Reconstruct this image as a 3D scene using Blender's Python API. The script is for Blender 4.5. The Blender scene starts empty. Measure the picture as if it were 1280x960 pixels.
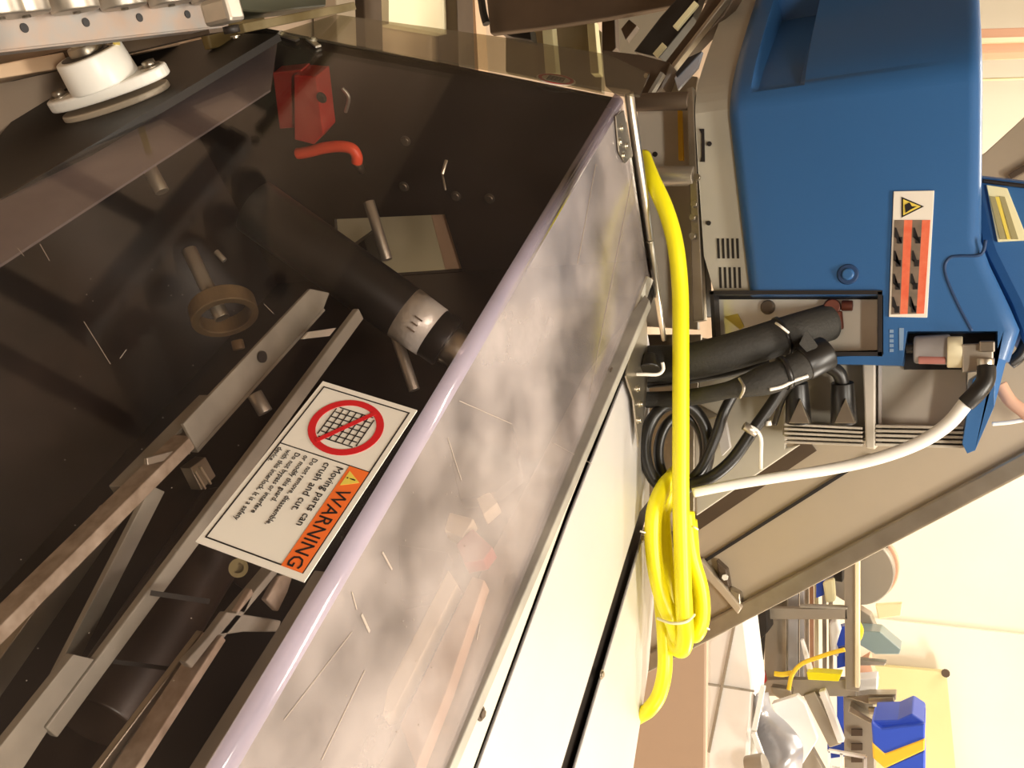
import bpy, bmesh, math, random
from mathutils import Vector, Matrix
random.seed(7)
V = Vector
scene = bpy.context.scene
COL = scene.collection

# ---------------------------------------------------------------- camera
# the photograph was taken with the camera turned on its side: image right is up in the room
FPX = 1098.0
PITCH = math.radians(26.19)
CAMZ = 1.75
cp, sp = math.cos(PITCH), math.sin(PITCH)
FWD = V((0, cp, -sp)); RIM = V((0, sp, cp)); DIM = V((1, 0, 0))
CAM = V((0, 0, CAMZ))
cd = bpy.data.cameras.new('camera'); cam = bpy.data.objects.new('camera', cd); COL.objects.link(cam)
cd.sensor_fit = 'HORIZONTAL'; cd.sensor_width = 36.0; cd.lens = FPX * 36.0 / 1280.0
cd.clip_start = 0.02; cd.clip_end = 60
m3 = Matrix((RIM, -DIM, -FWD)).transposed()
cam.matrix_world = Matrix.Translation(CAM) @ m3.to_4x4()
scene.camera = cam
cd.dof.use_dof = False

# ---------------------------------------------------------------- world, exposure, lights
w = bpy.data.worlds.new('world'); scene.world = w; w.use_nodes = True
w.node_tree.nodes['Background'].inputs[0].default_value = (1.0, 0.93, 0.80, 1)
w.node_tree.nodes['Background'].inputs[1].default_value = 0.25
vs = scene.view_settings
vs.view_transform = 'Standard'; vs.look = 'None'; vs.gamma = 1.0; vs.use_curve_mapping = False
vs.exposure = 0.35

def area(name, loc, size, power, col, rot=(0, 0, 0)):
    l = bpy.data.lights.new(name, 'AREA'); l.shape = 'RECTANGLE'; l.size = size[0]; l.size_y = size[1]
    l.energy = power; l.color = col
    o = bpy.data.objects.new(name, l); o.location = loc; o.rotation_euler = rot; COL.objects.link(o); return o
WARM = (1.0, 0.925, 0.81)
area('ceiling_lamp_light', (0.6, 1.0, 4.0), (1.2, 0.35), 60, WARM)
area('ceiling_lamp_light', (0.9, -1.3, 4.0), (1.2, 0.35), 95, WARM)  # fill lamp added behind the viewpoint to brighten camera-facing surfaces
area('ceiling_lamp_light', (3.5, 3.3, 4.0), (1.2, 0.35), 125, WARM)
area('ceiling_lamp_light', (-1.6, 4.0, 4.0), (1.2, 0.35), 60, WARM)
area('ceiling_lamp_light', (4.6, 4.6, 4.0), (1.2, 0.35), 110, WARM)
area('ceiling_lamp_light', (-0.4, 6.4, 4.0), (1.2, 0.35), 75, WARM)

# ---------------------------------------------------------------- pixel geometry helpers (points on real planes)
def ray(u, v):
    return FWD + RIM * ((u - 640.0) / FPX) + DIM * ((v - 480.0) / FPX)
def P(u, v, t): return CAM + ray(u, v) * t
def onz(u, v, z):                       # z relative to the camera height
    d = ray(u, v); return CAM + d * (z / d.z)
def ony(u, v, y):
    d = ray(u, v); return CAM + d * (y / d.y)
def onplane(u, v, p0, n):
    d = ray(u, v); return CAM + d * ((p0 - CAM).dot(n) / d.dot(n))
G = V((-0.6485, 0.7612, 0)); G.normalize()
H = V((G.y, -G.x, 0))
UP = V((0, 0, 1))
def onh(u, v, h):
    d = ray(u, v); return CAM + d * (h / d.dot(H))
def ong(u, v, g):
    d = ray(u, v); return CAM + d * (g / d.dot(G))
def L(g, h, z): return CAM + G * g + H * h + UP * z     # machine coordinates
def gh(p): q = p - CAM; return q.dot(G), q.dot(H), q.z
ZT = -0.55
FN = (H * -0.943 + UP * 0.333).normalized()
RIDGE0 = onz(780, 130, ZT)
HR = (gh(RIDGE0)[1] + gh(onz(260, 960, ZT))[1]) / 2
FP0 = L(0, HR, ZT)
def onf(u, v, off=0.0): return onplane(u, v, FP0 + FN * off, FN)

# ---------------------------------------------------------------- materials
def mat(name, col, rough=0.5, metal=0.0, col2=None, scale=8.0, bump=0.0, spec=0.5, coat=0.0, stretch=None, emit=None, mixlo=0.35, mixhi=0.7, detail=6):
    m = bpy.data.materials.new(name); m.use_nodes = True; nt = m.node_tree; b = nt.nodes['Principled BSDF']
    b.inputs['Base Color'].default_value = (*col, 1); b.inputs['Roughness'].default_value = rough
    b.inputs['Metallic'].default_value = metal; b.inputs['Specular IOR Level'].default_value = spec
    b.inputs['Coat Weight'].default_value = coat
    if emit:
        b.inputs['Emission Color'].default_value = (*emit[0], 1); b.inputs['Emission Strength'].default_value = emit[1]
    if col2 or bump:
        tc = nt.nodes.new('ShaderNodeTexCoord'); mp = nt.nodes.new('ShaderNodeMapping')
        nt.links.new(tc.outputs['Object'], mp.inputs[0])
        if stretch: mp.inputs['Scale'].default_value = stretch
        n = nt.nodes.new('ShaderNodeTexNoise'); n.inputs['Scale'].default_value = scale; n.inputs['Detail'].default_value = detail
        nt.links.new(mp.outputs[0], n.inputs['Vector'])
        if col2:
            r = nt.nodes.new('ShaderNodeValToRGB'); r.color_ramp.elements[0].position = mixlo; r.color_ramp.elements[1].position = mixhi
            r.color_ramp.elements[0].color = (*col, 1); r.color_ramp.elements[1].color = (*col2, 1)
            nt.links.new(n.outputs['Fac'], r.inputs[0]); nt.links.new(r.outputs[0], b.inputs['Base Color'])
        if bump:
            bp = nt.nodes.new('ShaderNodeBump'); bp.inputs['Strength'].default_value = bump; bp.inputs['Distance'].default_value = 0.004
            nt.links.new(n.outputs['Fac'], bp.inputs['Height']); nt.links.new(bp.outputs[0], b.inputs['Normal'])
    return m
def clearmat(name, tint, haze, hazecol, rough=0.05, hazevar=0.5, ior=1.5, scale=5):
    """clear polycarbonate: see-through, fresnel gloss, haze for dust and painted sheen under the scratches"""
    m = bpy.data.materials.new(name); m.use_nodes = True; nt = m.node_tree; nt.nodes.clear()
    N = nt.nodes.new; out = N('ShaderNodeOutputMaterial')
    tr = N('ShaderNodeBsdfTransparent'); tr.inputs[0].default_value = (*tint, 1)
    gl = N('ShaderNodeBsdfGlossy'); gl.inputs['Roughness'].default_value = rough
    df = N('ShaderNodeBsdfDiffuse'); df.inputs[0].default_value = (*hazecol, 1)
    lw = N('ShaderNodeLayerWeight'); lw.inputs[0].default_value = 0.5      # Schlick, same from both sides of the sheet
    pw = N('ShaderNodeMath'); pw.operation = 'POWER'; pw.inputs[1].default_value = 5.0; nt.links.new(lw.outputs['Facing'], pw.inputs[0])
    fr = N('ShaderNodeMath'); fr.operation = 'MULTIPLY_ADD'; fr.inputs[1].default_value = 0.96; fr.inputs[2].default_value = ((ior - 1) / (ior + 1)) ** 2
    nt.links.new(pw.outputs[0], fr.inputs[0])
    tc = N('ShaderNodeTexCoord'); no = N('ShaderNodeTexNoise'); no.inputs['Scale'].default_value = scale; no.inputs['Detail'].default_value = 7
    nt.links.new(tc.outputs['Object'], no.inputs['Vector'])
    mr = N('ShaderNodeMapRange'); mr.inputs[1].default_value = 0.35; mr.inputs[2].default_value = 0.75
    mr.inputs[3].default_value = haze * (1 - hazevar); mr.inputs[4].default_value = haze * (1 + hazevar)
    nt.links.new(no.outputs['Fac'], mr.inputs[0])
    a = N('ShaderNodeMixShader'); b = N('ShaderNodeMixShader')
    nt.links.new(mr.outputs[0], a.inputs[0]); nt.links.new(tr.outputs[0], a.inputs[1]); nt.links.new(df.outputs[0], a.inputs[2])
    nt.links.new(fr.outputs[0], b.inputs[0]); nt.links.new(a.outputs[0], b.inputs[1]); nt.links.new(gl.outputs[0], b.inputs[2])
    nt.links.new(b.outputs[0], out.inputs[0]); return m
M = {}
M['blue'] = mat('blue_moulded_plastic', (0.028, 0.115, 0.30), 0.42, coat=0.15, bump=0.06, scale=300)
M['blue_groove'] = mat('dark_blue_groove', (0.01, 0.04, 0.12), 0.6)
M['grey_cast'] = mat('grey_painted_chassis', (0.42, 0.39, 0.32), 0.5, col2=(0.48, 0.44, 0.36), scale=5)
M['fin'] = mat('cast_grey_metal', (0.52, 0.48, 0.40), 0.45, 0.1, col2=(0.60, 0.52, 0.44), scale=7)
M['black'] = mat('black_rubber', (0.014, 0.012, 0.010), 0.38)
M['hose'] = mat('black_braided_hose', (0.028, 0.025, 0.020), 0.75, bump=0.4, scale=160)
M['blackmetal'] = mat('black_painted_metal', (0.010, 0.007, 0.005), 0.55, col2=(0.018, 0.012, 0.008), scale=6)
M['interior'] = mat('oily_dark_steel', (0.012, 0.008, 0.006), 0.5, col2=(0.045, 0.026, 0.018), scale=4, mixlo=.45, mixhi=.8)
M['drum'] = mat('worn_brown_drum', (0.018, 0.011, 0.008), 0.42, col2=(0.05, 0.032, 0.022), scale=5)
M['rail'] = mat('worn_grey_rail', (0.30, 0.28, 0.24), 0.5, 0.2, col2=(0.42, 0.39, 0.33), scale=14)
M['rail_rust'] = mat('rusty_rail', (0.30, 0.23, 0.17), 0.6, 0.2, col2=(0.52, 0.43, 0.35), scale=40)
M['steel'] = mat('brushed_stainless', (0.70, 0.66, 0.56), 0.30, 1.0, col2=(0.78, 0.74, 0.64), scale=3, stretch=(1, 1, 12))
M['steel_deck'] = mat('stainless_deck', (0.64, 0.61, 0.60), 0.40, 0.40, col2=(0.70, 0.67, 0.65), scale=3)
M['steel_dark'] = mat('dull_steel', (0.32, 0.28, 0.22), 0.35, 0.9, col2=(0.42, 0.37, 0.30), scale=12)
M['galv'] = mat('galvanised_steel', (0.42, 0.38, 0.32), 0.42, 0.8, col2=(0.52, 0.46, 0.38), scale=18)
M['galv_rust'] = mat('galvanised_rail_rust', (0.34, 0.32, 0.30), 0.5, 0.35, col2=(0.42, 0.31, 0.24), scale=22)
M['brown'] = mat('brown_steel_beam', (0.085, 0.058, 0.038), 0.5, 0.3, col2=(0.115, 0.08, 0.052), scale=6)  # brown steel tone shared by the beam, bars and brackets
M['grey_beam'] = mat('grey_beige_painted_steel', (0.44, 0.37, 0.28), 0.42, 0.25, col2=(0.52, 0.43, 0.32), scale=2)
M['white'] = mat('white_enamel', (0.86, 0.82, 0.74), 0.35)
M['label_white'] = mat('white_label', (0.84, 0.78, 0.68), 0.4)
M['ink'] = mat('black_ink', (0.015, 0.012, 0.012), 0.5)
M['orange'] = mat('orange_label_print', (0.88, 0.17, 0.03), 0.45)
M['red_ink'] = mat('red_label_print', (0.62, 0.015, 0.02), 0.45)
M['salmon'] = mat('salmon_label_print', (0.75, 0.13, 0.06), 0.5, col2=(0.8, 0.2, 0.1), scale=60)
M['label_grey'] = mat('grey_brown_label_print', (0.16, 0.125, 0.09), 0.5, col2=(0.22, 0.16, 0.12), scale=60)
M['label_yellow'] = mat('yellow_label_print', (0.80, 0.62, 0.10), 0.45)
M['label_cream'] = mat('cream_label', (0.80, 0.74, 0.45), 0.45)
M['label_olive'] = mat('olive_label_print', (0.35, 0.30, 0.14), 0.5)
M['yellow'] = mat('yellow_cable_jacket', (0.90, 0.80, 0.008), 0.38, col2=(0.94, 0.85, 0.012), scale=6)
M['yellow_tape'] = mat('yellow_plastic', (0.90, 0.62, 0.03), 0.5)
M['whitecable'] = mat('white_cable_jacket', (0.86, 0.83, 0.76), 0.4)
M['red'] = mat('red_plastic_guard_switch', (0.42, 0.018, 0.015), 0.4, col2=(0.62, 0.10, 0.07), scale=14, mixlo=.45, mixhi=.85)
M['handle'] = mat('orange_red_handle', (0.95, 0.10, 0.04), 0.4)
M['brass'] = mat('tarnished_collar', (0.20, 0.14, 0.08), 0.5, 0.4, col2=(0.30, 0.20, 0.10), scale=20)
M['mirror'] = mat('polished_steel_plate', (0.86, 0.82, 0.72), 0.18, 0.45)  # pale base colour stands in for a bright reflection in the plate
M['foil'] = mat('silver_foil_tape', (0.80, 0.78, 0.72), 0.35, 0.3, bump=0.6, scale=40)
M['motor'] = mat('translucent_grey_filter', (0.35, 0.33, 0.33), 0.25)
M['cream'] = mat('cream_painted_board', (0.88, 0.80, 0.55), 0.6)
M['floorpad'] = mat('tan_floor_board', (0.62, 0.42, 0.26), 0.6, col2=(0.70, 0.50, 0.33), scale=3)
M['wall'] = mat('cream_wall_paint', (0.85, 0.80, 0.66), 0.8, col2=(0.88, 0.83, 0.70), scale=1.2)
M['wall_b'] = mat('pale_wall_paint', (0.88, 0.82, 0.69), 0.8, col2=(0.90, 0.85, 0.74), scale=1.2)
M['wall_dark'] = mat('shaded_unseen_wall', (0.10, 0.07, 0.05), 0.8, col2=(0.14, 0.10, 0.07), scale=1.2)  # unseen walls, shade put into the colour to dim pane reflections
M['ceiling'] = mat('ceiling_paint', (0.86, 0.82, 0.74), 0.8)
M['olive_board'] = mat('olive_green_board', (0.64, 0.58, 0.30), 0.7, col2=(0.70, 0.63, 0.34), scale=1.5)
M['pinkpost'] = mat('salmon_post', (0.70, 0.40, 0.26), 0.6)
M['bin_blue'] = mat('bright_blue_plastic', (0.03, 0.09, 0.62), 0.45)
M['bin_yellow'] = mat('amber_plastic', (0.92, 0.56, 0.04), 0.45)
M['tealplastic'] = mat('pale_teal_acrylic', (0.25, 0.33, 0.33), 0.3)
M['farsteel'] = mat('far_grey_frame', (0.36, 0.32, 0.26), 0.45, 0.4)
M['sheet'] = mat('white_sheet_metal', (0.90, 0.89, 0.87), 0.4)
M['greysheet'] = mat('blue_grey_sheet_metal', (0.42, 0.42, 0.44), 0.3, 0.5, col2=(0.55, 0.54, 0.56), scale=2)
M['pinkfloor'] = mat('tan_box', (0.50, 0.36, 0.26), 0.7)
M['poly'] = clearmat('clear_polycarbonate_front', (0.93, 0.915, 0.895), 0.010, (0.62, 0.52, 0.50), 0.05, 0.7, 1.30)
M['polytop'] = clearmat('scratched_polycarbonate_top', (0.88, 0.83, 0.83), 0.25, (0.76, 0.68, 0.64), 0.14, 0.62, 1.55, 6)
M['polybend'] = clearmat('polycarbonate_bend', (0.62, 0.58, 0.62), 0.38, (0.78, 0.68, 0.80), 0.10, 0.2)  # lilac haze colour paints the bright highlight along the ridge
M['polystrip'] = clearmat('mauve_polycarbonate_flange', (0.70, 0.62, 0.63), 0.62, (0.40, 0.33, 0.34), 0.2, 0.25)
M['polyfar'] = clearmat('clear_far_guard', (0.70, 0.68, 0.60), 0.10, (0.45, 0.38, 0.28), 0.1, 0.2)

def floor_mat():
    m = mat('tan_concrete_floor', (0.42, 0.31, 0.22), 0.45, col2=(0.56, 0.43, 0.32), scale=1.6, bump=0.05); return m
M['floor'] = floor_mat()

# ---------------------------------------------------------------- mesh helpers
class MB:
    def __init__(s): s.v = []; s.f = []; s.sm = []
    def add(s, vs, fs, smooth=False):
        k = len(s.v); s.v += [V(p) for p in vs]
        for f in fs: s.f.append([i + k for i in f]); s.sm.append(smooth)
        return s
    def box(s, c, size, ax=None):
        X, Y, Z = ax or (V((1, 0, 0)), V((0, 1, 0)), V((0, 0, 1)))
        hx, hy, hz = [q / 2 for q in size]; c = V(c)
        vs = [c + X * (i * hx) + Y * (j * hy) + Z * (k * hz) for i in (-1, 1) for j in (-1, 1) for k in (-1, 1)]
        return s.add(vs, [(0, 1, 3, 2), (4, 6, 7, 5), (0, 4, 5, 1), (2, 3, 7, 6), (0, 2, 6, 4), (1, 5, 7, 3)])
    def bar(s, a, b, w, h, up=UP):
        a = V(a); b = V(b); d = (b - a); n = d.length; d.normalize()
        X = d.cross(up).normalized(); Z = X.cross(d).normalized()
        return s.box((a + b) / 2, (n, w, h), (d, X, Z))
    def prism(s, pts, ext):
        n = len(pts); pts = [V(p) for p in pts]; ext = V(ext)
        nn = V((0, 0, 0))
        for i in range(n): nn += pts[i].cross(pts[(i + 1) % n])
        if nn.dot(ext) > 0: pts = pts[::-1]
        vs = pts + [p + ext for p in pts]
        fs = [tuple(range(n)), tuple(range(2 * n - 1, n - 1, -1))]
        for i in range(n):
            j = (i + 1) % n; fs.append((j, i, i + n, j + n))
        return s.add(vs, fs)
    def cyl(s, a, b, r0, r1=None, seg=24, caps=True):
        a = V(a); b = V(b); r1 = r0 if r1 is None else r1
        d = (b - a).normalized(); x = d.orthogonal().normalized(); y = d.cross(x)
        k = len(s.v)
        ring = [(x * math.cos(2 * math.pi * i / seg) + y * math.sin(2 * math.pi * i / seg)) for i in range(seg)]
        s.v += [a + q * r0 for q in ring] + [b + q * r1 for q in ring]
        for i in range(seg):
            j = (i + 1) % seg; s.f.append([k + i, k + j, k + seg + j, k + seg + i]); s.sm.append(True)
        if caps:
            s.f.append([k + i for i in range(seg)][::-1]); s.sm.append(False)
            s.f.append([k + seg + i for i in range(seg)]); s.sm.append(False)
        return s
    def tube(s, path, r, seg=14, sub=8, closed=False):
        pts = spline(path, sub, closed); n = len(pts); k = len(s.v)
        rr = r if callable(r) else (lambda q: r)
        x = None
        for i, p in enumerate(pts):
            if closed: t = pts[(i + 1) % n] - pts[i - 1]
            else: t = pts[min(i + 1, n - 1)] - pts[max(i - 1, 0)]
            t.normalize()
            x = (t.orthogonal() if x is None else (x - t * x.dot(t))).normalized(); y = t.cross(x)
            q = rr(i / (n - 1))
            s.v += [p + (x * math.cos(2 * math.pi * j / seg) + y * math.sin(2 * math.pi * j / seg)) * q for j in range(seg)]
        for i in range(n if closed else n - 1):
            a = k + i * seg; b = k + ((i + 1) % n) * seg
            for j in range(seg):
                l = (j + 1) % seg; s.f.append([a + j, a + l, b + l, b + j]); s.sm.append(True)
        if not closed:
            s.f.append([k + j for j in range(seg)][::-1]); s.sm.append(False)
            s.f.append([k + (n - 1) * seg + j for j in range(seg)]); s.sm.append(False)
        return s
    def ringplate(s, c, X, Y, r0, r1, th, seg=40):
        N = X.cross(Y).normalized() * th; k = len(s.v); c = V(c)
        for rad, off in ((r0, 0), (r1, 0), (r0, 1), (r1, 1)):
            s.v += [c + (X * math.cos(2 * math.pi * i / seg) + Y * math.sin(2 * math.pi * i / seg)) * rad + N * off for i in range(seg)]
        for i in range(seg):
            j = (i + 1) % seg; q = lambda a, b: k + a * seg + b
            for f in ((q(2, i), q(3, i), q(3, j), q(2, j)), (q(0, i), q(0, j), q(1, j), q(1, i)),
                      (q(1, i), q(1, j), q(3, j), q(3, i)), (q(0, i), q(2, i), q(2, j), q(0, j))):
                s.f.append(list(f)); s.sm.append(False)
        return s
    def build(s, name, material, parent=None, bevel=0, seg=2):
        base = parent_base(parent)
        me = bpy.data.meshes.new(name); me.from_pydata([tuple(p - base) for p in s.v], [], s.f)
        me.polygons.foreach_set('use_smooth', s.sm); me.materials.append(material)
        bm = bmesh.new(); bm.from_mesh(me); bmesh.ops.recalc_face_normals(bm, faces=bm.faces); bm.to_mesh(me); bm.free()
        me.update()
        o = bpy.data.objects.new(name, me); COL.objects.link(o)
        if parent: o.parent = parent
        if bevel:
            md = o.modifiers.new('bevel', 'BEVEL'); md.width = bevel; md.segments = seg; md.limit_method = 'ANGLE'; md.angle_limit = 0.6
            md.harden_normals = False
        return o
def parent_base(p):
    b = V((0, 0, 0))
    while p: b += p.location; p = p.parent
    return b
def spline(path, sub, closed=False):
    path = [V(p) for p in path]; n = len(path); out = []
    if n == 2: return [path[0].lerp(path[1], i / 4) for i in range(5)]
    for i in range(n if closed else n - 1):
        if closed: a, b, c, d = path[i - 1], path[i], path[(i + 1) % n], path[(i + 2) % n]
        else: a, b, c, d = path[max(i - 1, 0)], path[i], path[i + 1], path[min(i + 2, n - 1)]
        for k in range(sub):
            t = k / sub
            out.append(0.5 * ((2 * b) + (c - a) * t + (2 * a - 5 * b + 4 * c - d) * t * t + (3 * b - a - 3 * c + d) * t ** 3))
    if not closed: out.append(path[-1])
    return out
def tag(o, label, cat, group=None, kind=None):
    if label: o['label'] = label
    if cat: o['category'] = cat
    if group: o['group'] = group
    if kind: o['kind'] = kind
    return o
def thing(name, loc, label, cat, group=None):
    o = bpy.data.objects.new(name, None); o.location = loc; o.empty_display_size = 0.05; COL.objects.link(o)
    return tag(o, label, cat, group)
def plate(name, poly, y, th, m, parent=None, bevel=0, seg=2):
    """flat plate outlined on the vertical plane at distance y, th thick away from the camera"""
    return MB().prism([ony(u, v, y) for u, v in poly], (0, th, 0)).build(name, m, parent, bevel, seg)
def zplate(name, poly, z, th, m, parent=None, bevel=0):
    return MB().prism([onz(u, v, z) for u, v in poly], (0, 0, -th)).build(name, m, parent, bevel)
def structure(o): o['kind'] = 'structure'; return o
def lettering(name, txt, org, R, U, size, material, parent, xs=1.0, lift=0.0006):
    """flat printed lettering; org = lower left corner, R / U unit directions"""
    cu = bpy.data.curves.new(name, 'FONT'); cu.body = txt; cu.size = size; cu.extrude = 0.0002; cu.resolution_u = 2
    to = bpy.data.objects.new('tmp', cu); COL.objects.link(to)
    dg = bpy.context.evaluated_depsgraph_get(); me = bpy.data.meshes.new_from_object(to.evaluated_get(dg))
    bpy.data.objects.remove(to); N = R.cross(U)
    base = parent_base(parent)
    for vt in me.vertices:
        p = org + R * (vt.co.x * xs) + U * vt.co.y + N * (vt.co.z + lift); vt.co = p - base
    me.materials.clear(); me.materials.append(material); me.name = name
    o = bpy.data.objects.new(name, me); COL.objects.link(o); o.parent = parent; return o
def bolt(a, n, r, hgt, m, parent, name='bolt'):
    mb = MB().cyl(a, a + n * hgt, r, r * 0.92, 6); mb.cyl(a - n * hgt * .1, a + n * hgt * 0.25, r * 1.5, r * 1.5, 16)
    return mb.build(name, m, parent)

# ---------------------------------------------------------------- the room
FLOOR = -CAMZ
structure(MB().box((0.5, 3.0, -0.05), (11, 13, 0.1)).build('floor', M['floor']))
structure(MB().box((0.5, 3.0, 4.15), (11, 13, 0.1)).build('ceiling', M['ceiling']))
xw = ony(1150, 778, 7.6).x
structure(MB().box(((-5 + xw) / 2, 7.7, 2.05), (xw + 5, 0.2, 4.1)).build('wall_back', M['wall']))
structure(MB().box(((6 + xw) / 2, 7.66, 2.05), (6 - xw, 0.2, 4.1)).build('wall_back', M['wall_b']))
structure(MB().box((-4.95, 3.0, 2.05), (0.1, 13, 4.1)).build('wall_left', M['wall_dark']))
structure(MB().box((5.95, 3.0, 2.05), (0.1, 13, 4.1)).build('wall_right', M['wall_b']))
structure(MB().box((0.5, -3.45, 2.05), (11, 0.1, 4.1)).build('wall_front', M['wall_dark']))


# ---------------------------------------------------------------- packaging machine body
g0, hr0, _ = gh(RIDGE0)
GN = g0 - 1.95                                         # near end, beside the camera
HB = 0.985
mach = thing('packaging_machine', L(g0 - 0.9, 0.62, FLOOR), 'dark oily packaging machine body with long rails seen inside the clear guard', 'machine')
def lbox(mb, g, h, z):                                 # box by ranges in machine coordinates
    c = L(sum(g) / 2, sum(h) / 2, sum(z) / 2); return mb.box(c, (abs(g[1] - g[0]), abs(h[1] - h[0]), abs(z[1] - z[0])), (G, H, UP))
lbox(MB(), (GN, g0), (HB, HB + .02), (FLOOR, ZT - .012)).build('back_panel', M['interior'], mach)
lbox(MB(), (GN, g0), (0.37, HB), (-1.64, -1.60)).build('inner_floor', M['interior'], mach)
lbox(MB(), (GN - .02, GN), (0.33, HB), (FLOOR, ZT - .2)).build('light_block_plate', M['interior'], mach)  # unseen dark plate added to block light at the near end
pg = L(g0 + .004, 0, 0)
def og(u, v, dg=0.0): return onplane(u, v, L(g0 + .004 + dg, 0, 0), G)
outer = [L(g0 + .004, HR + .012, ZT - .012), L(g0 + .004, HB, ZT - .012), L(g0 + .004, HB, FLOOR + .02), L(g0 + .004, 0.352, FLOOR + .02), L(g0 + .004, 0.352, -1.31)]
inner = [og(556, 268), og(597, 400), og(545, 500), og(428, 420), og(418, 274)]
mb = MB()
for i in range(5):
    j = (i + 1) % 5; mb.prism([outer[i], outer[j], inner[j], inner[i]], G * .012)
mb.build('end_plate', M['blackmetal'], mach)
# side plate below the guard, the plate that carries the bearing
HS = 0.352
mb = MB().prism([onh(u, v, HS) for u, v in ((348, 42), (285, 42), (62, 95), (-30, 205), (-200, 300), (-260, 420), (-60, 300), (0, 250))], H * .014)
mb.build('side_plate', M['blackmetal'], mach)
def zbar(name, a, b, z, wd, ht, m, parent=mach, dz=0.0, bevel=0.0015):
    return MB().bar(onz(*a, z), onz(*b, z + dz), wd, ht).build(name, m, parent, bevel)
zbar('rail', (-30, 810), (232, 550), -.95, .018, .035, M['rail_rust'])
zbar('rail', (150, 615), (262, 500), -.98, .020, .03, M['rail'])
mb = MB().prism([onz(u, v, -.93) for u, v in ((229, 530), (388, 361), (412, 366), (405, 385), (246, 562))], (0, 0, -.006))
mb.prism([onz(u, v, -.93) for u, v in ((246, 562), (405, 385), (407, 388), (248, 566))], (0, 0, -.04))
ch = mb.build('channel_rail', M['rail'], mach, .001)
p = onz(329, 446, -.925); MB().cyl(p, p - UP * .004, .009, .009, 16).build('hole', M['ink'], ch)
zbar('rail', (60, 915), (448, 392), -.85, .021, .012, M['rail'], bevel=.002)
mb = MB().prism([onz(u, v, -.848) for u, v in ((-20, 985), (-5, 940), (92, 818), (122, 825), (105, 845), (20, 975))], (0, 0, -.012)); mb.build('rail', M['rail'], mach, .001)
zbar('rail', (-30, 880), (140, 640), -1.10, .035, .02, M['steel_dark'])
MB().bar(onz(195, 610, -1.0), onz(75, 845, -1.05), .026, .01).build('cross_bar', M['rail'], mach, .001)
MB().bar(onz(182, 577, -.94), onz(236, 563, -.94), .010, .006).build('bracket', M['galv'], mach, .001)
mb = MB().prism([onz(u, v, -.93) for u, v in ((238, 585), (257, 571), (270, 595), (252, 613))], (0, 0, -.02)); br = mb.build('bracket', M['steel_dark'], mach, .001)
for k in range(2):
    MB().bar(onz(243 + 7 * k, 589 - 5 * k, -.928), onz(256 + 7 * k, 611 - 6 * k, -.928), .003, .004).build('edge_strip', M['steel'], br)
MB().prism([onz(u, v, -.9) for u, v in ((378, 424), (386, 415), (420, 410), (412, 420))], (0, 0, -.004)).build('cover_tab', M['label_white'], mach)
# long drums lying along the machine
def drum(a, b, ta, tb, r, m='drum', name='drum'):
    return MB().cyl(P(*a, ta), P(*b, tb), r, r, 32).build(name, M[m], mach, .004)
drum((120, 905), (290, 640), 1.08, 1.36, .055)
drum((310, 720), (420, 540), 1.30, 1.60, .035)
MB().bar(P(188, 741, 1.02), P(262, 752, 1.04), .006, .004).build('seam_strip', M['blackmetal'], mach)
MB().bar(P(120, 824, 1.0), P(230, 838, 1.02), .005, .004).build('seam_strip', M['blackmetal'], mach)
zbar('rail', (150, 975), (268, 795), -.75, .010, .03, M['rail_rust'])
zbar('rail', (268, 795), (385, 655), -.75, .010, .02, M['rail'])
zbar('rail', (120, 985), (258, 800), -.775, .035, .01, M['steel_dark'])
zbar('rail', (240, 985), (405, 720), -.70, .020, .02, M['rail'])
# lever bracket near the warning label
MB().prism([onz(u, v, -.74) for u, v in ((232, 828), (262, 795), (284, 765), (330, 772), (352, 776), (348, 790), (305, 790), (272, 795), (240, 836))], (0, 0, -.012)).build('lever_bracket', M['rail'], mach, .002)
MB().prism([onz(u, v, -.735) for u, v in ((333, 750), (350, 720), (368, 715), (360, 740), (348, 765))], (0, 0, -.01)).build('guide_plate', M['rail_rust'], mach, .002)
MB().prism([onz(u, v, -.74) for u, v in ((296, 765), (315, 735), (318, 742), (306, 768))], (0, 0, -.01)).build('guide_plate', M['rail_rust'], mach, .002)
c = P(298, 710, 1.2); d = ray(298, 710).normalized(); X = d.cross(UP).normalized(); Y = X.cross(d)
MB().ringplate(c, X, Y, .007, .013, .003).build('ring_mark', M['label_olive'], mach)
MB().cyl(P(298, 710, 1.203), P(298, 710, 1.21), .013, .013, 20).build('disc', M['label_olive'], mach)
# main black roller with foil band, across the machine
ra, rb = P(318, 258, 1.62), P(572, 438, 1.62)
R_ = .053
rol = MB().cyl(ra, ra.lerp(rb, .74), R_, R_, 40).build('drive_roller', M['black'], mach, .003)
MB().cyl(ra.lerp(rb, .735), ra.lerp(rb, .875), R_ * .99, R_ * .96, 40).build('foil_band', M['foil'], rol)
MB().cyl(ra.lerp(rb, .87), ra.lerp(rb, .955), R_ * .93, R_ * .93, 40).build('end_collar', M['black'], rol, .004)
MB().cyl(ra.lerp(rb, .95), ra.lerp(rb, 1.03), R_ * .7, R_ * .7, 32).build('shaft', M['steel'], rol, .002)
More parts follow.
